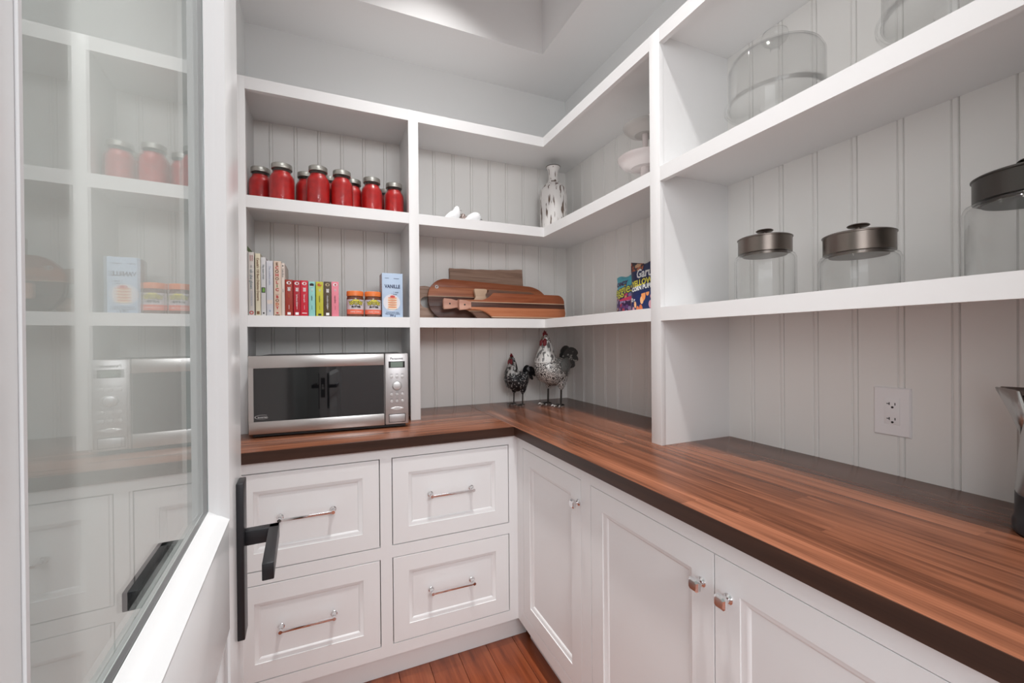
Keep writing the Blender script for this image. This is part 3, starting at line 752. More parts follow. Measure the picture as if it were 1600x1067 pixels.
# round board with a ring hole
t = lean('cutting_board', 'round walnut board with a big finger hole, half hidden behind the divider', 2.155, .09, .4535)
ring = MB(); n = 40
R1, R2, zc, hx = .086, .029, .088, .006
vs_ = []; fs = []
for d_ in (0, -.016):
    for k in range(n):
        a = 2 * PI * k / n
        vs_.append((R1 * math.cos(a), d_, zc + R1 * math.sin(a))); vs_.append((hx + R2 * math.cos(a), d_, zc + .002 + R2 * math.sin(a)))
for k in range(n):
    j = (k + 1) % n
    fs += [(2 * k, 2 * j, 2 * j + 1, 2 * k + 1), (2 * n + 2 * k, 2 * n + 2 * k + 1, 2 * n + 2 * j + 1, 2 * n + 2 * j), (2 * k, 2 * n + 2 * k, 2 * n + 2 * j, 2 * j), (2 * k + 1, 2 * j + 1, 2 * n + 2 * j + 1, 2 * n + 2 * k + 1)]
ring.add(vs_, fs).build('ring', M['w_grey'], t)
# large rounded board
t = lean('cutting_board', 'large red-brown board with rounded corners and a metal eyelet', 2.118, .13, .463)
W_, H_ = .675, .212
poly = arc(W_ - .115, .075, .115, -PI / 2, 0, 10, .075) + arc(W_ - .125, H_ - .105, .125, 0, PI / 2, 12, .085) + arc(.095, H_ - .095, .095, PI / 2, PI, 12) + arc(.095, .095, .095, PI, 1.5 * PI, 12)
strips(t, poly, [-.01, .066, .118, .121, .168, .25], ['w_dark', 'w_dark', 'w_cream', 'w_orange', 'w_red'], .018)
MB().lathe([(.004, 0), (.009, 0), (.009, .003), (.004, .003)], (.045, -.018, H_ - .045), 16, '-Y').build('eyelet', M['chrome'], t)
# walnut paddle with a cream handle
t = lean('cutting_board', 'walnut paddle board with a short cream handle, behind the striped paddles', 2.080, .11, .690)
MB().prism([(.082, .0), (.365, .0)] + arc(.365 - .05, .155 - .055, .06, 0, PI / 2, 8, .055) + [(.082, .160)] + arc(.082, .128, .018, PI / 2, PI * 1.1, 5), (0, 0, 0), XA, ZA, -YA, .016, .0012).build('blade', M['w_wal'], t)
MB().prism([(.0, .098), (.012, .118), (.005, .157), (.010, .162), (.070, .162), (.076, .155), (.070, .132), (.080, .112), (.078, .098)], (0, 0, 0), XA, ZA, -YA, .016, .0015).build('handle', M['w_cream'], t)
# two striped paddles, one behind the other
def paddle(t, neck, sh, bx1, z0, z1, hz, hr, cuts, mats, hm, hole):
    # body with a domed far end and two concave shoulders sweeping into a narrow neck and a pinched grip
    dom = [(bx1 - .010, z0), (bx1 - .002, z0 + .035), (bx1 - .006, z0 + .075)] + arc(bx1 - .046, z1 - .040, .040, .2, PI / 2, 8)
    up = [(neck + (sh - neck) * k / 8, hz + hr * .85 + (z1 - hz - hr * .85) * (k / 8) ** 3) for k in range(9)]
    dn = [(neck + (sh - neck) * k / 8, hz - hr * .85 - (hz - hr * .85 - z0) * (k / 8) ** 3) for k in range(9)]
    strips(t, dn + dom + up[::-1], cuts, mats, .016)
    hp = [(.004, hz - hr), (neck * .55, hz - hr * .9), (neck - .008, hz - hr * .66), (neck, hz - hr * .74), (neck, hz + hr * .74), (neck - .008, hz + hr * .66), (neck * .55, hz + hr * .9), (.004, hz + hr), (0, hz + hr * .7), (0, hz - hr * .7)]
    h_ = MB().prism(hp, (0, 0, 0), XA, ZA, -YA, .0165, .0015).build('handle', M[hm], t)
    MB().lathe([(0, 0), (.0042, 0), (.0042, .0004), (0, .0004)], (hole, -.0166, hz), 12, '-Y').build('hanging_hole', M['ink'], h_)
t = lean('cutting_board', 'striped paddle board with the longer pale pink handle, lowest of the two paddles', 2.042, .09, .520)
paddle(t, .075, .175, .300, .0, .100, .076, .0265, [-.01, .040, .044, .11], ['w_wal', 'w_cream', 'w_orange'], 'w_pink', .032)
t = lean('cutting_board', 'striped paddle board lying frontmost, with orange, cream and dark strips', 2.010, .08, .590)
paddle(t, .062, .182, .600, .0, .134, .070, .0255, [-.01, .010, .0135, .060, .084, .0875, .16], ['w_wal', 'w_cream', 'w_orange', 'w_dark', 'w_cream', 'w_red'], 'w_pink', .028)

# ------------------------------------------------------------------ snack bags
def voro(name, cols, scale, base=None, thr=None, stretch=(1, 1, 1)):
    m = bpy.data.materials.new(name); m.use_nodes = True
    nt = m.node_tree; N = nt.nodes; L = nt.links; b = N['Principled BSDF']; b.inputs['Roughness'].default_value = .3
    tc = N.new('ShaderNodeTexCoord'); mp = N.new('ShaderNodeMapping'); mp.inputs['Scale'].default_value = stretch; L.new(tc.outputs['Object'], mp.inputs[0])
    v = N.new('ShaderNodeTexVoronoi'); v.inputs['Scale'].default_value = scale; L.new(mp.outputs[0], v.inputs['Vector'])
    s = N.new('ShaderNodeSeparateColor'); L.new(v.outputs['Color'], s.inputs[0])
    r = N.new('ShaderNodeValToRGB'); r.color_ramp.interpolation = 'CONSTANT'
    while len(r.color_ramp.elements) < len(cols): r.color_ramp.elements.new(.5)
    for i, (e, c) in enumerate(zip(r.color_ramp.elements, cols)): e.position = i / len(cols); e.color = c
    L.new(s.outputs[0], r.inputs[0])
    out = r.outputs[0]
    if base:
        mx = N.new('ShaderNodeMix'); mx.data_type = 'RGBA'; gt = N.new('ShaderNodeMath'); gt.operation = 'GREATER_THAN'; gt.inputs[1].default_value = thr
        L.new(v.outputs['Distance'], gt.inputs[0]); L.new(gt.outputs[0], mx.inputs[0]); L.new(out, mx.inputs[6]); mx.inputs[7].default_value = base; out = mx.outputs[2]
    L.new(out, b.inputs['Base Color'])
    return m
M['bag_teal'] = mat('bag_teal', lin(84, 178, 196), .3); M['bag_navy'] = mat('bag_navy', lin(26, 40, 84), .3)
M['candy'] = voro('candy_print', [lin(112, 70, 130), lin(168, 150, 190), lin(214, 170, 110), lin(70, 60, 110), lin(186, 70, 90), lin(150, 130, 176)], 62, lin(62, 44, 84), .55)
M['puffs'] = voro('puff_print', [lin(232, 150, 90), lin(222, 120, 70), lin(240, 182, 130), lin(206, 150, 160)], 52, lin(24, 42, 92), .52, (1, 1, .55))
M['bag_orange'] = voro('bag_top_print', [lin(172, 92, 60), lin(150, 70, 44), lin(206, 160, 120)], 60, lin(40, 30, 40), .6)
M['pinkp'] = mat('print_pink', lin(226, 70, 110), .35); M['limep'] = mat('print_lime', lin(216, 222, 80), .35); M['purp'] = mat('print_purple', lin(86, 40, 90), .35)
def bag(name, label, loc, rz, w, h, m, lower, frac):
    """upright pouch: front faces local -y"""
    t = thing(name, label, 'snack bag', loc, rz, 'snack bags beside the shelf divider')
    nx, nz = 12, 16; vs_ = []; fs = []
    def depth(u, z):
        e = max(0, 1 - (2 * u - 1) ** 2) ** .6
        return .002 + .030 * e * max(0, 1 - z) ** .5 * (1 - .35 * max(0, 1 - z) ** 6)
    for s in (-1, 1):
        for k in range(nz + 1):
            for i in range(nx + 1):
                u, z = i / nx, k / nz
                ww = w * (1 - .05 * math.sin(PI * z))
                vs_.append(((u - .5) * ww, s * depth(u, z), h * z + (.004 * math.sin(u * 9) if k == nz else 0)))
    n = (nx + 1) * (nz + 1)
    for s in (0, 1):
        for k in range(nz):
            for i in range(nx):
                q = s * n + k * (nx + 1) + i
                f = (q, q + 1, q + nx + 2, q + nx + 1); fs.append(f if not s else f[::-1])
    for k in range(nz):
        q = k * (nx + 1); fs.append((q, q + nx + 1, n + q + nx + 1, n + q)); q += nx; fs.append((q, n + q, n + q + nx + 1, q + nx + 1))
    for i in range(nx):
        fs.append((i, n + i, n + i + 1, i + 1)); q = nz * (nx + 1) + i; fs.append((q, q + 1, n + q + 1, n + q))
    body = MB().add(vs_, fs).build('pouch', M[m], t, smooth=60)
    # printed picture on the lower front
    def skin(z0, z1, mm, nm, u0=.02, u1=.98, slope=0):
        vv = []; ff = []
        for k in range(7):
            for i in range(13):
                u = u0 + (u1 - u0) * i / 12; z = z0 + (z1 + slope * (u - .5) - z0) * k / 6
                vv.append(((u - .5) * w * (1 - .05 * math.sin(PI * z)), -depth(u, z) - .0006, h * z))
        for k in range(6):
            for i in range(12): q = k * 13 + i; ff.append((q, q + 1, q + 14, q + 13))
        return MB().add(vv, ff).build(nm, M[mm], body, smooth=60)
    skin(.01, frac, lower, 'printed_picture', slope=.12)
    def word(s, size, mm, x, z, sx=1, bold=0, tiltz=0, dy=0):
        U = Vector((math.cos(tiltz), 0, math.sin(tiltz))); Vv = Vector((-math.sin(tiltz), 0, math.cos(tiltz)))
        o_ = text(s, size, M[mm], body, (x * w, 0, z * h), U, Vv, sx=sx, bold=bold)
        for v in o_.data.vertices:
            u = min(1, max(0, v.co.x / w + .5)); v.co.y = -depth(u, min(1, max(0, v.co.z / h))) - .001 - dy + v.co.y
        return o_
    return t, skin, word
t, skin, word = bag('snack_bag', 'turquoise bag of candy eggs with a lime green title', (1.205, 1.500, ZL1 + .0005), -PI / 2 - .10, .150, .172, 'bag_teal', 'candy', .50)
word('CANDY', .026, 'purp', -.12, .80, 1.0, .001, .05); word('eggies', .060, 'purp', .02, .64, .95, .004, .12); word('eggies', .060, 'limep', .02, .64, .95, .0006, .12, .0006)
skin(.48, .535, 'pinkp', 'printed_ribbon', .03, .75, .05); skin(.36, .41, 'pinkp', 'printed_ribbon', .35, .9, .14)
t, skin, word = bag('snack_bag', 'navy blue bag of corn puffs, half hidden by the shelf divider', (1.150, 1.325, ZL1 + .0005), -PI / 2 + .03, .150, .196, 'bag_navy', 'puffs', .36)
skin(.86, .99, 'bag_orange', 'printed_top', .02, .55, -.16)
word('Garu', .050, 'white', .10, .785, .8, .0012, .06); word('YELLOW', .033, 'yellow', .03, .60, .86, .0012, .10); word('CORN PUFFS', .024, 'white', .06, .495, .84, .0009, .10); word('12 g', .018, 'white', -.28, .26, 1, .0006)

# ------------------------------------------------------------------ mottled vase
def speckle(name, base, dark, scale, thr, stretch=(1, 1, 1), rough=.35, metal=0):
    m = bpy.data.materials.new(name); m.use_nodes = True
    nt = m.node_tree; N = nt.nodes; L = nt.links; b = N['Principled BSDF']; b.inputs['Roughness'].default_value = rough; b.inputs['Metallic'].default_value = metal
    tc = N.new('ShaderNodeTexCoord'); mp = N.new('ShaderNodeMapping'); mp.inputs['Scale'].default_value = stretch; L.new(tc.outputs['Object'], mp.inputs[0])
    n = N.new('ShaderNodeTexNoise'); n.inputs['Scale'].default_value = scale; n.inputs['Detail'].default_value = 2.5; L.new(mp.outputs[0], n.inputs['Vector'])
    r = N.new('ShaderNodeValToRGB'); e = r.color_ramp.elements
    e[0].position = thr; e[0].color = base; e[1].position = thr + .05; e[1].color = dark
    L.new(n.outputs[0], r.inputs[0]); L.new(r.outputs[0], b.inputs['Base Color'])
    return m
M['mottle'] = speckle('mottled_white', (.80, .77, .75, 1), (.16, .11, .085, 1), 75, .565, (1, 1, .17))
va = thing('vase', 'tall white bottle vase streaked with brown flecks, standing in the shelf corner', 'vase', (1.155, 2.062, ZM1 + .0004))
MB().lathe([(0, 0), (.066, 0), (.073, .006), (.0755, .03), (.0755, .235), (.071, .262), (.056, .283), (.036, .300), (.0275, .318), (.025, .345), (.028, .368), (.037, .385), (.0395, .389), (.0365, .389), (.025, .37), (.021, .345), (.021, .32), (0, .30)], (0, 0, 0), 40).build('body', M['mottle'], va, smooth=50)
MB().lathe([(.0362, .3885), (.0398, .3882), (.0406, .3905), (.0392, .3925), (.0362, .392)], (0, 0, 0), 40).build('rim', mat('brown_rim', (.06, .04, .03, 1), .4), va)

# ------------------------------------------------------------------ little white birds
M['porcelain'] = mat('porcelain', (.86, .86, .87, 1), .18, coat=.3)
def bird(name, label, loc, rz, secs, eye, beak):
    t = thing(name, label, 'figurine', loc, rz, 'white porcelain birds on the middle shelf')
    b = MB().loft(secs, 20).build('body', M['porcelain'], t, smooth=70)
    sub = b.modifiers.new('s', 'SUBSURF'); sub.levels = 1; sub.render_levels = 1
    for s in (-1, 1): MB().lathe([(0, -.0016), (.0016, 0), (0, .0016)], (eye[0], eye[1] * s, eye[2]), 8).build('eye', M['ink'], b)
    MB().loft([((beak[0], 0, beak[1]), .004, .004), ((beak[0] + .006, 0, beak[1] - .001), .0025, .0025), ((beak[0] + .011, 0, beak[1] - .003), .0006, .0006)], 8).build('beak', mat('beak_grey', (.35, .33, .32, 1), .5), b)
    return t
bird('bird_figurine', 'white porcelain bird with its head raised, sitting beside the shelf divider', (.555, 1.965, ZM1 + .0004), .15,
     [((-.052, 0, .006), .004, .003), ((-.038, 0, .014), .013, .010), ((-.012, 0, .025), .027, .024), ((.008, 0, .030), .029, .029), ((.016, 0, .048), .021, .021), ((.018, 0, .062), .017, .017), ((.020, 0, .074), .011, .010), ((.021, 0, .079), .003, .003)], (.028, .012, .068), (.032, .062))
bird('bird_figurine', 'white porcelain bird crouching with its head low, farther from the divider', (.650, 1.965, ZM1 + .0004), .15,
     [((-.056, 0, .004), .004, .003), ((-.040, 0, .009), .012, .007), ((-.015, 0, .022), .025, .021), ((.010, 0, .030), .028, .029), ((.026, 0, .036), .026, .026), ((.038, 0, .034), .017, .018), ((.046, 0, .031), .006, .007)], (.030, .0225, .042), (.047, .029))
pc_ = thing('pine_cone', 'small brown speckled cone standing between the two white birds', 'ornament', (.606, 1.975, ZM1 + .0004))
MB().lathe([(0, 0), (.009, 0), (.0165, .010), (.017, .022), (.013, .036), (.006, .047), (0, .049)], (0, 0, 0), 18).build('core', speckle('cone_speckle', (.42, .34, .31, 1), (.06, .04, .035, 1), 130, .52), pc_, smooth=60)
random.seed(3)
m = MB()
for k in range(26):
    a = k * 2.4; z = .004 + .0015 * k; r = .017 * math.sin(min(PI, .5 + z * 50)) + .002
    c_ = Vector((r * math.cos(a), r * math.sin(a), z)); u = Vector((-math.sin(a), math.cos(a), 0)); o_ = Vector((math.cos(a), math.sin(a), .6)).normalized()
    m.add([c_ - u * .004, c_ + u * .004, c_ + o_ * .005 + Vector((0, 0, .002)), c_ - o_ * .001 - Vector((0, 0, .003))], [(0, 1, 2), (0, 3, 1), (0, 2, 3), (1, 3, 2)])
tag(m.build('scales', mat('cone_scale', (.30, .23, .20, 1), .6), pc_), kind='stuff')

# ------------------------------------------------------------------ metal roosters
def fowl_mat(name, base, ink, scale, thr):
    """painted sheet metal: ringed feather scrolls over a ground colour"""
    m = bpy.data.materials.new(name); m.use_nodes = True
    nt = m.node_tree; N = nt.nodes; L = nt.links; b = N['Principled BSDF']; b.inputs['Roughness'].default_value = .42; b.inputs['Metallic'].default_value = .25
    tc = N.new('ShaderNodeTexCoord')
    v = N.new('ShaderNodeTexVoronoi'); v.inputs['Scale'].default_value = scale; L.new(tc.outputs['Object'], v.inputs['Vector'])
    s = N.new('ShaderNodeMath'); s.operation = 'SINE'; q = N.new('ShaderNodeMath'); q.operation = 'MULTIPLY'; q.inputs[1].default_value = 15
    L.new(v.outputs['Distance'], q.inputs[0]); L.new(q.outputs[0], s.inputs[0])
    n = N.new('ShaderNodeTexNoise'); n.inputs['Scale'].default_value = scale * 2.2; n.inputs['Detail'].default_value = 4; L.new(tc.outputs['Object'], n.inputs['Vector'])
    a = N.new('ShaderNodeMath'); a.operation = 'MULTIPLY_ADD'; a.inputs[1].default_value = .22; L.new(s.outputs[0], a.inputs[0]); L.new(n.outputs[0], a.inputs[2])
    r = N.new('ShaderNodeValToRGB'); e = r.color_ramp.elements; e[0].position = thr; e[0].color = base; e[1].position = thr + .06; e[1].color = ink
    L.new(a.outputs[0], r.inputs[0]); L.new(r.outputs[0], b.inputs['Base Color'])
    bp_ = N.new('ShaderNodeBump'); bp_.inputs['Strength'].default_value = .3; bp_.inputs['Distance'].default_value = .002; L.new(a.outputs[0], bp_.inputs['Height']); L.new(bp_.outputs[0], b.inputs['Normal'])
    return m
M['fowl_white'] = fowl_mat('white_hen_paint', (.70, .70, .68, 1), (.05, .05, .05, 1), 62, .54)
M['fowl_black'] = fowl_mat('black_cock_paint', (.020, .021, .024, 1), (.40, .40, .40, 1), 42, .66)
M['fowl_neck'] = speckle('neck_feathers', (.66, .66, .64, 1), (.16, .16, .16, 1), 52, .50, (1, 1, .42), .45)
M['fowl_neck_dark'] = speckle('dark_neck_feathers', (.40, .40, .39, 1), (.03, .03, .03, 1), 60, .47, (1, 1, .5), .45)
M['fowl_grey'] = speckle('wing_paint', (.17, .18, .175, 1), (.10, .105, .10, 1), 240, .5, (1, 1, 1), .5)
M['tail_dark'] = speckle('tail_paint', (.055, .056, .055, 1), (.40, .40, .38, 1), 60, .60, (.5, 1.6, .8), .45)
M['tail_black'] = speckle('black_tail_paint', (.014, .014, .016, 1), (.22, .22, .23, 1), 55, .62, (.6, 1.4, .8), .4)
M['comb'] = mat('red_comb', (.17, .012, .018, 1), .5)
M['legm'] = mat('dark_leg_metal', (.06, .055, .05, 1), .45, .6)
M['claw'] = mat('claw_metal', (.72, .72, .70, 1), .3, .8)
M['eye_w'] = mat('horn', (.16, .13, .10, 1), .4)
def blade(path, wid, th=.004):
    """a curved flat feather: path of points in the local xz plane, half widths"""
    m = MB(); n = len(path); vs_ = []
    for i, (p, w) in enumerate(zip(path, wid)):
        p = Vector(p); t_ = (Vector(path[min(i + 1, n - 1)]) - Vector(path[max(i - 1, 0)])).normalized()
        nn = t_.cross(Vector((0, 1, 0))).normalized()
        for a, b in ((-w, 0), (0, -th), (w, 0), (0, th)): vs_.append(p + nn * a + Vector((0, b, 0)))
    fs = [(i * 4 + k, i * 4 + (k + 1) % 4, i * 4 + 4 + (k + 1) % 4, i * 4 + 4 + k) for i in range(n - 1) for k in range(4)]
    return m.add(vs_, fs + [(0, 1, 2, 3), tuple(range(4 * n - 4, 4 * n))])
def rooster(name, label, loc, rz, S, bodym, neckm, tailm, wingm, droop, grp='metal roosters in the counter corner'):
    """S scales a bird of unit height; +x is forward"""
    t = thing(name, label, 'rooster figurine', loc, rz, grp)
    k = lambda x, y, z: Vector((x * S, y * S, z * S))
    sec = [(-.215, .545, .02, .03), (-.195, .54, .075, .085), (-.14, .52, .145, .135), (-.06, .475, .195, .175), (.03, .455, .215, .195), (.11, .48, .205, .185), (.155, .545, .17, .16),
           (.165, .625, .135, .125), (.160, .70, .108, .098), (.150, .775, .082, .075), (.145, .835, .062, .058), (.155, .882, .056, .050), (.175, .915, .043, .038), (.190, .935, .012, .012)]
    b = MB().loft([(k(x, 0, z), w * S, h * S) for x, z, w, h in sec], 24)
    body = b.build('body', bodym, t, smooth=80)
    # feathered cape over the neck
    MB().loft([(k(x, 0, z), (w + .006) * S, (h + .006) * S) for x, z, w, h in [(.158, .605, .153, .142), (.165, .640, .138, .126), (.160, .70, .113, .102), (.150, .775, .087, .079), (.145, .835, .066, .061)]], 24).build('neck_cape', neckm, body, smooth=80)
    for s in (-1, 1):
        w = MB(); n = 10; vs_ = []
        for i in range(n + 1):
            u = i / n; x = .09 - .27 * u; hw = .115 * math.sin(PI * min(1, .12 + u * .88)) ** .7 + .006
            yy = .205 - .10 * max(0, u - .45) - .02 * abs(u - .3)
            for q in (-1, 0, 1): vs_.append(k(x, s * (yy + (.018 if q == 0 else -.012)), .50 + .045 * u + q * hw))
        w.add(vs_, [(i * 3 + q, i * 3 + q + 1, i * 3 + q + 4, i * 3 + q + 3) for i in range(n) for q in (0, 1)])
        wo = w.build('wing', wingm, t, smooth=70); so_ = wo.modifiers.new('t', 'SOLIDIFY'); so_.thickness = .012 * S; so_.offset = 0
        # thigh, shank, foot
        th = MB().loft([(k(-.02, .105 * s, .36), .085 * S, .085 * S), (k(-.015, .112 * s, .29), .062 * S, .066 * S), (k(-.010, .115 * s, .235), .030 * S, .032 * S), (k(-.008, .115 * s, .215), .016 * S, .016 * S)], 14).build('thigh', bodym, t, smooth=70)
        sk = MB().tube([k(-.008, .115 * s, .225), k(-.004, .115 * s, .12), k(0, .115 * s, .012)], .012 * S, 8).build('shank', M['legm'], t)
        f = MB()
        for a in (-.55, 0, .55): f.tube([k(0, .115 * s, .02), k(.05 * math.cos(a), .115 * s + .05 * math.sin(a), .024), k(.10 * math.cos(a), .115 * s + .10 * math.sin(a), .010)], [.014 * S, .012 * S, .010 * S], 8)
        f.tube([k(0, .115 * s, .02), k(-.04, .115 * s, .018), k(-.065, .115 * s, .008)], [.012 * S, .010 * S, .008 * S], 8)
        fo = f.build('foot', M['legm'], sk)
        for a in (-.55, 0, .55):
            MB().tube([k(.095 * math.cos(a), .115 * s + .095 * math.sin(a), .014), k(.118 * math.cos(a), .115 * s + .118 * math.sin(a), .022), k(.140 * math.cos(a), .115 * s + .140 * math.sin(a), .004)], [.0105 * S, .009 * S, .002 * S], 8).build('claw', M['claw'] if S > .35 else M['legm'], sk)
    # head: comb, wattles, beak, eyes
    MB().prism([(p[0] * S, p[1] * S) for p in ((.12, .905), (.135, .955), (.15, .94), (.158, .985), (.172, .955), (.182, .998), (.196, .958), (.206, .968), (.208, .925), (.16, .90))], (0, .010 * S, 0), XA, ZA, -YA, .020 * S, .003 * S).build('comb', M['comb'], body)
    for s in (-1, 1):
        MB().loft([(k(.190, .020 * s, .885), .016 * S, .018 * S), (k(.204, .028 * s, .850), .026 * S, .028 * S), (k(.208, .030 * s, .805), .027 * S, .028 * S), (k(.204, .029 * s, .775), .008 * S, .008 * S)], 10).build('wattle', M['comb'], body, smooth=70)
        MB().lathe([(0, -.010 * S), (.008 * S, -.006 * S), (.010 * S, 0), (.008 * S, .006 * S), (0, .010 * S)], k(.182, .034 * s, .912), 10).build('eye', M['eye_w'], body)
    MB().loft([(k(.195, 0, .905), .020 * S, .020 * S), (k(.225, 0, .895), .013 * S, .014 * S), (k(.250, 0, .880), .002 * S, .002 * S)], 10).build('beak', M['eye_w'], body, smooth=70)
    # tail plumes, arching up and over
    for i in range(8):
        a = i / 7; yo = (-.045, .05, -.02, .025, .05, -.05, 0, .02)[i]
        ang = math.radians(78 - 62 * a); n = 9; x, z = -.180, .575 - .03 * a; path = []; wid = []
        ln = (.38 if droop else .34) * (1 - .25 * a); turn = math.radians((150 if droop else 105) * (1 - .45 * a))
        for k_ in range(n):
            u = k_ / (n - 1); path.append(k(x, yo * (.3 + u), z)); g = ang - turn * u
            x -= math.cos(g) * ln / n; z += math.sin(g) * ln / n
            wid.append((.012 + (.042 if droop else .072) * math.sin(PI * (.10 + .86 * u)) ** .8) * S)
        blade(path, wid, .012 * S).build('tail_feather', tailm, t, smooth=40)
    return t
rooster('rooster', 'tall white-patterned metal rooster with a grey wing, in the corner of the countertop', (1.108, 1.985, CT + .0004), math.radians(-161), .402, M['fowl_white'], M['fowl_neck'], M['tail_dark'], M['fowl_grey'], False)
rooster('rooster', 'short black metal rooster with silver flecks, beside the taller white one', (.940, 2.085, CT + .0004), math.radians(-158), .282, M['fowl_black'], M['fowl_neck_dark'], M['tail_black'], M['fowl_black'], True)

# ------------------------------------------------------------------ glass canisters with metal lids
M['clear'] = glass('clear_glass', (.996, .998, .996, 1), 1.36)
M['lidmetal'] = mat('brushed_bronze', (.20, .17, .15, 1), .30, 1)
M['lidmetal_dark'] = mat('dark_bronze', (.085, .078, .072, 1), .36, 1)
def canister(label, loc, R, hb, lr, lh, lm='lidmetal'):
    t = thing('glass_canister', label, 'canister', loc, 0, 'glass canisters on the lower shelf')
    MB().lathe([(0, 0), (R - .008, 0), (R - .001, .004), (R, .012), (R, hb - .014), (R - .004, hb - .004), (R - .012, hb), (lr - .004, hb + .002), (lr - .004, hb + .004),
                (lr - .008, hb + .004), (lr - .008, hb - .002), (R - .013, hb - .004), (R - .0065, hb - .010), (R - .0045, hb - .016), (R - .0045, .014), (R - .010, .008), (0, .007)], (0, 0, 0), 48).build('jar', M['clear'], t, smooth=50)
    l = MB().lathe([(0, hb - .004), (lr - .012, hb - .004), (lr - .012, hb + .003), (lr, hb + .003), (lr, hb + lh - .003), (lr + .002, hb + lh - .002), (lr + .002, hb + lh), (lr - .003, hb + lh + .003), (0, hb + lh + .004)], (0, 0, 0), 48).build('lid', M[lm], t)
    z = hb + lh + .004
    MB().lathe([(0, z - .002), (.009, z - .002), (.0055, z + .003), (.0055, z + .013), (.020, z + .0155), (.0225, z + .018), (.020, z + .0205), (0, z + .0215)], (0, 0, 0), 24).build('knob', M[lm], l)
    return t
canister('smaller metal-lidded glass canister nearest the shelf divider', (1.158, .828, ZL1 + .0004), .078, .136, .068, .046)
canister('squat metal-lidded glass canister in the middle of the three', (1.158, .593, ZL1 + .0004), .079, .092, .069, .046)
canister('big glass canister with a darker metal lid, farthest from the divider', (1.158, .318, ZL1 + .0004), .092, .142, .078, .046, 'lidmetal_dark')

# ------------------------------------------------------------------ footed glass cake stands under domes
def cake_stand(label, loc, R, zp, hd):
    t = thing('cake_stand', label, 'cake stand', loc, 0, 'domed glass cake stands on the top shelf')
    s = MB().lathe([(0, .003), (.040, .0), (.062, .0), (.064, .003), (.050, .010), (.022, .020), (.014, .032), (.012, .048), (.016, .062), (.030, .074), (.040, zp - .008), (R - .006, zp - .006), (R, zp - .004), (R + .001, zp + .006), (R - .002, zp + .006), (R - .004, zp), (0, zp)], (0, 0, 0), 56).build('stand', M['clear'], t, smooth=40)
    r = R - .010; z0 = zp + .001; z1 = zp + hd
    d = MB().lathe([(r, z0), (r + .002, z0 + .004), (r, z0 + .010), (r, z1 - .030), (r - .008, z1 - .012), (r - .028, z1), (.03, z1 + .008), (.012, z1 + .010),
                    (.011, z1 + .018), (.014, z1 + .024), (.028, z1 + .036), (.034, z1 + .048), (.031, z1 + .060), (.018, z1 + .069), (0, z1 + .071)]
                   , (0, 0, 0), 56).lathe([(r - .003, z0), (r - .003, z1 - .030), (r - .011, z1 - .014), (r - .03, z1 - .003), (.03, z1 + .005), (0, z1 + .006)], (0, 0, 0), 56)
    d.build('dome', M['clear'], t, smooth=45)
    return t
cake_stand('domed glass cake stand just past the shelf divider', (1.162, .797, ZM1 + .0004), .128, .096, .136)
cake_stand('domed glass cake stand at the far end of the top shelf from the divider', (1.162, .415, ZM1 + .0004), .130, .096, .150)
M['milk'] = mat('milk_glass', (.80, .73, .72, 1), .25, coat=.3)
M['milk_grey'] = mat('frosted_glass', (.56, .55, .53, 1), .3)
ts = thing('tiered_stand', 'two-tier milk glass serving stand half hidden by the shelf divider', 'serving stand', (1.165, 1.332, ZM1 + .0004))
MB().lathe([(0, 0), (.045, 0), (.048, .004), (.03, .012), (.018, .03), (.018, .118), (.0, .118)], (0, 0, 0), 32).build('foot', M['milk'], ts)
MB().lathe([(0, .116), (.05, .116), (.055, .112), (.058, .116), (.085, .122), (.103, .140), (.1075, .152), (.104, .152), (.08, .130), (0, .124)], (0, 0, 0), 40).build('plate', M['milk'], ts, smooth=50)
MB().lathe([(0, .124), (.012, .124), (.010, .18), (.012, .248), (0, .248)], (0, 0, 0), 20).build('stem', M['milk'], ts)
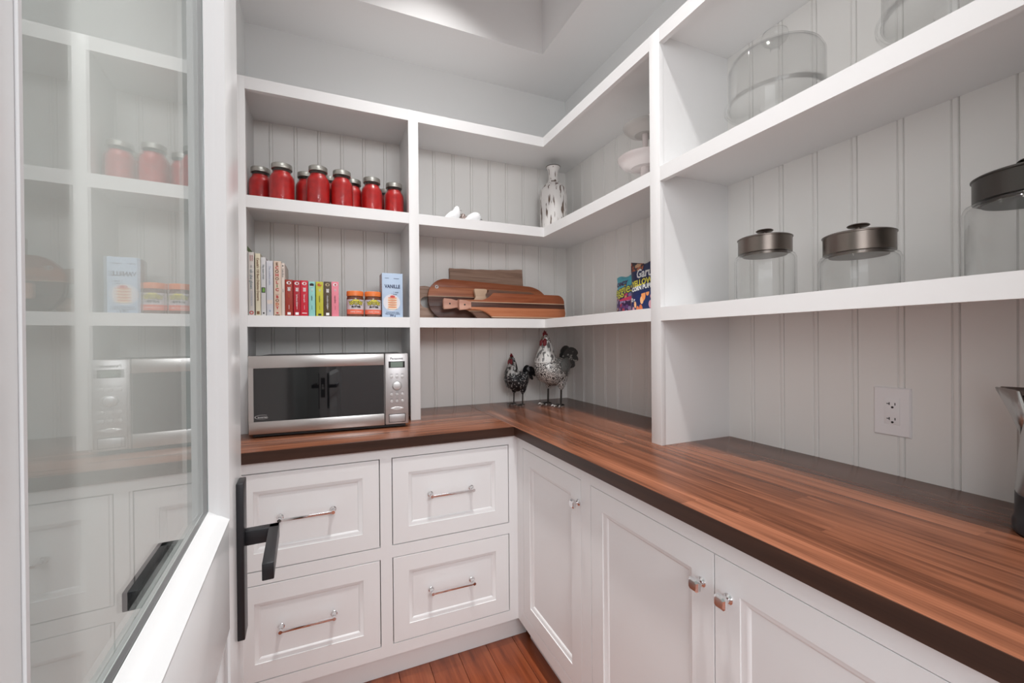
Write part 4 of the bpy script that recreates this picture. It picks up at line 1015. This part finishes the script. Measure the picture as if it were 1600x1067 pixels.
MB().lathe([(0, .248), (.036, .248), (.040, .244), (.043, .248), (.066, .254), (.082, .270), (.085, .280), (.082, .280), (.062, .260), (0, .254)], (0, 0, 0), 40).build('plate', M['milk_grey'], ts, smooth=50)

# ------------------------------------------------------------------ electric kettle
M['kettle'] = mat('kettle_steel', (.52, .52, .51, 1), .26, 1)
kt = thing('electric_kettle', 'stainless steel kettle with a wide pouring spout and a black base, on the countertop', 'kettle', (1.172, .262, CT + .0004), PI / 2)
MB().lathe([(0, 0), (.084, 0), (.087, .004), (.087, .020), (.084, .028), (.0835, .070), (0, .070)], (0, 0, 0), 40).build('base', M['black'], kt)
MB().lathe([(.0825, .068), (.0830, .075), (.0775, .16), (.0690, .235), (.0650, .252), (.0600, .256), (0, .256)], (0, 0, 0), 44).build('body', M['kettle'], kt, smooth=50)
MB().lathe([(.0600, .255), (.0580, .262), (.035, .270), (.012, .272), (.010, .280), (.014, .290), (0, .294)], (0, 0, 0), 32).build('lid', M['black'], kt)
# open V-shaped spout
sp2 = MB(); vs_ = []
for i in range(6):
    u = i / 5; x = .066 + .040 * u
    zt = .254 + .002 * u; zb = .130 + .118 * u ** .8; hw = .034 * (1 - u) + .009
    for y, z in ((-hw, zt), (-hw * .55, zb + (zt - zb) * .35), (0, zb), (hw * .55, zb + (zt - zb) * .35), (hw, zt)): vs_.append((x - (.012 if z < zt and u < .2 else 0), y, z))
sp2.add(vs_, [(i * 5 + k, i * 5 + k + 1, i * 5 + k + 6, i * 5 + k + 5) for i in range(5) for k in range(4)])
so_ = sp2.build('spout', M['kettle'], kt, smooth=50); md = so_.modifiers.new('t', 'SOLIDIFY'); md.thickness = .003
MB().box((.058, -.022, .150), (.074, .022, .245), .004).build('spout_mouth', M['ink'], so_)
MB().tube([(-.058, 0, .245), (-.085, 0, .262), (-.112, 0, .245), (-.118, 0, .17), (-.110, 0, .10), (-.082, 0, .075)], [.010, .011, .0115, .0115, .011, .010], 12).build('handle', M['black'], kt, smooth=60)
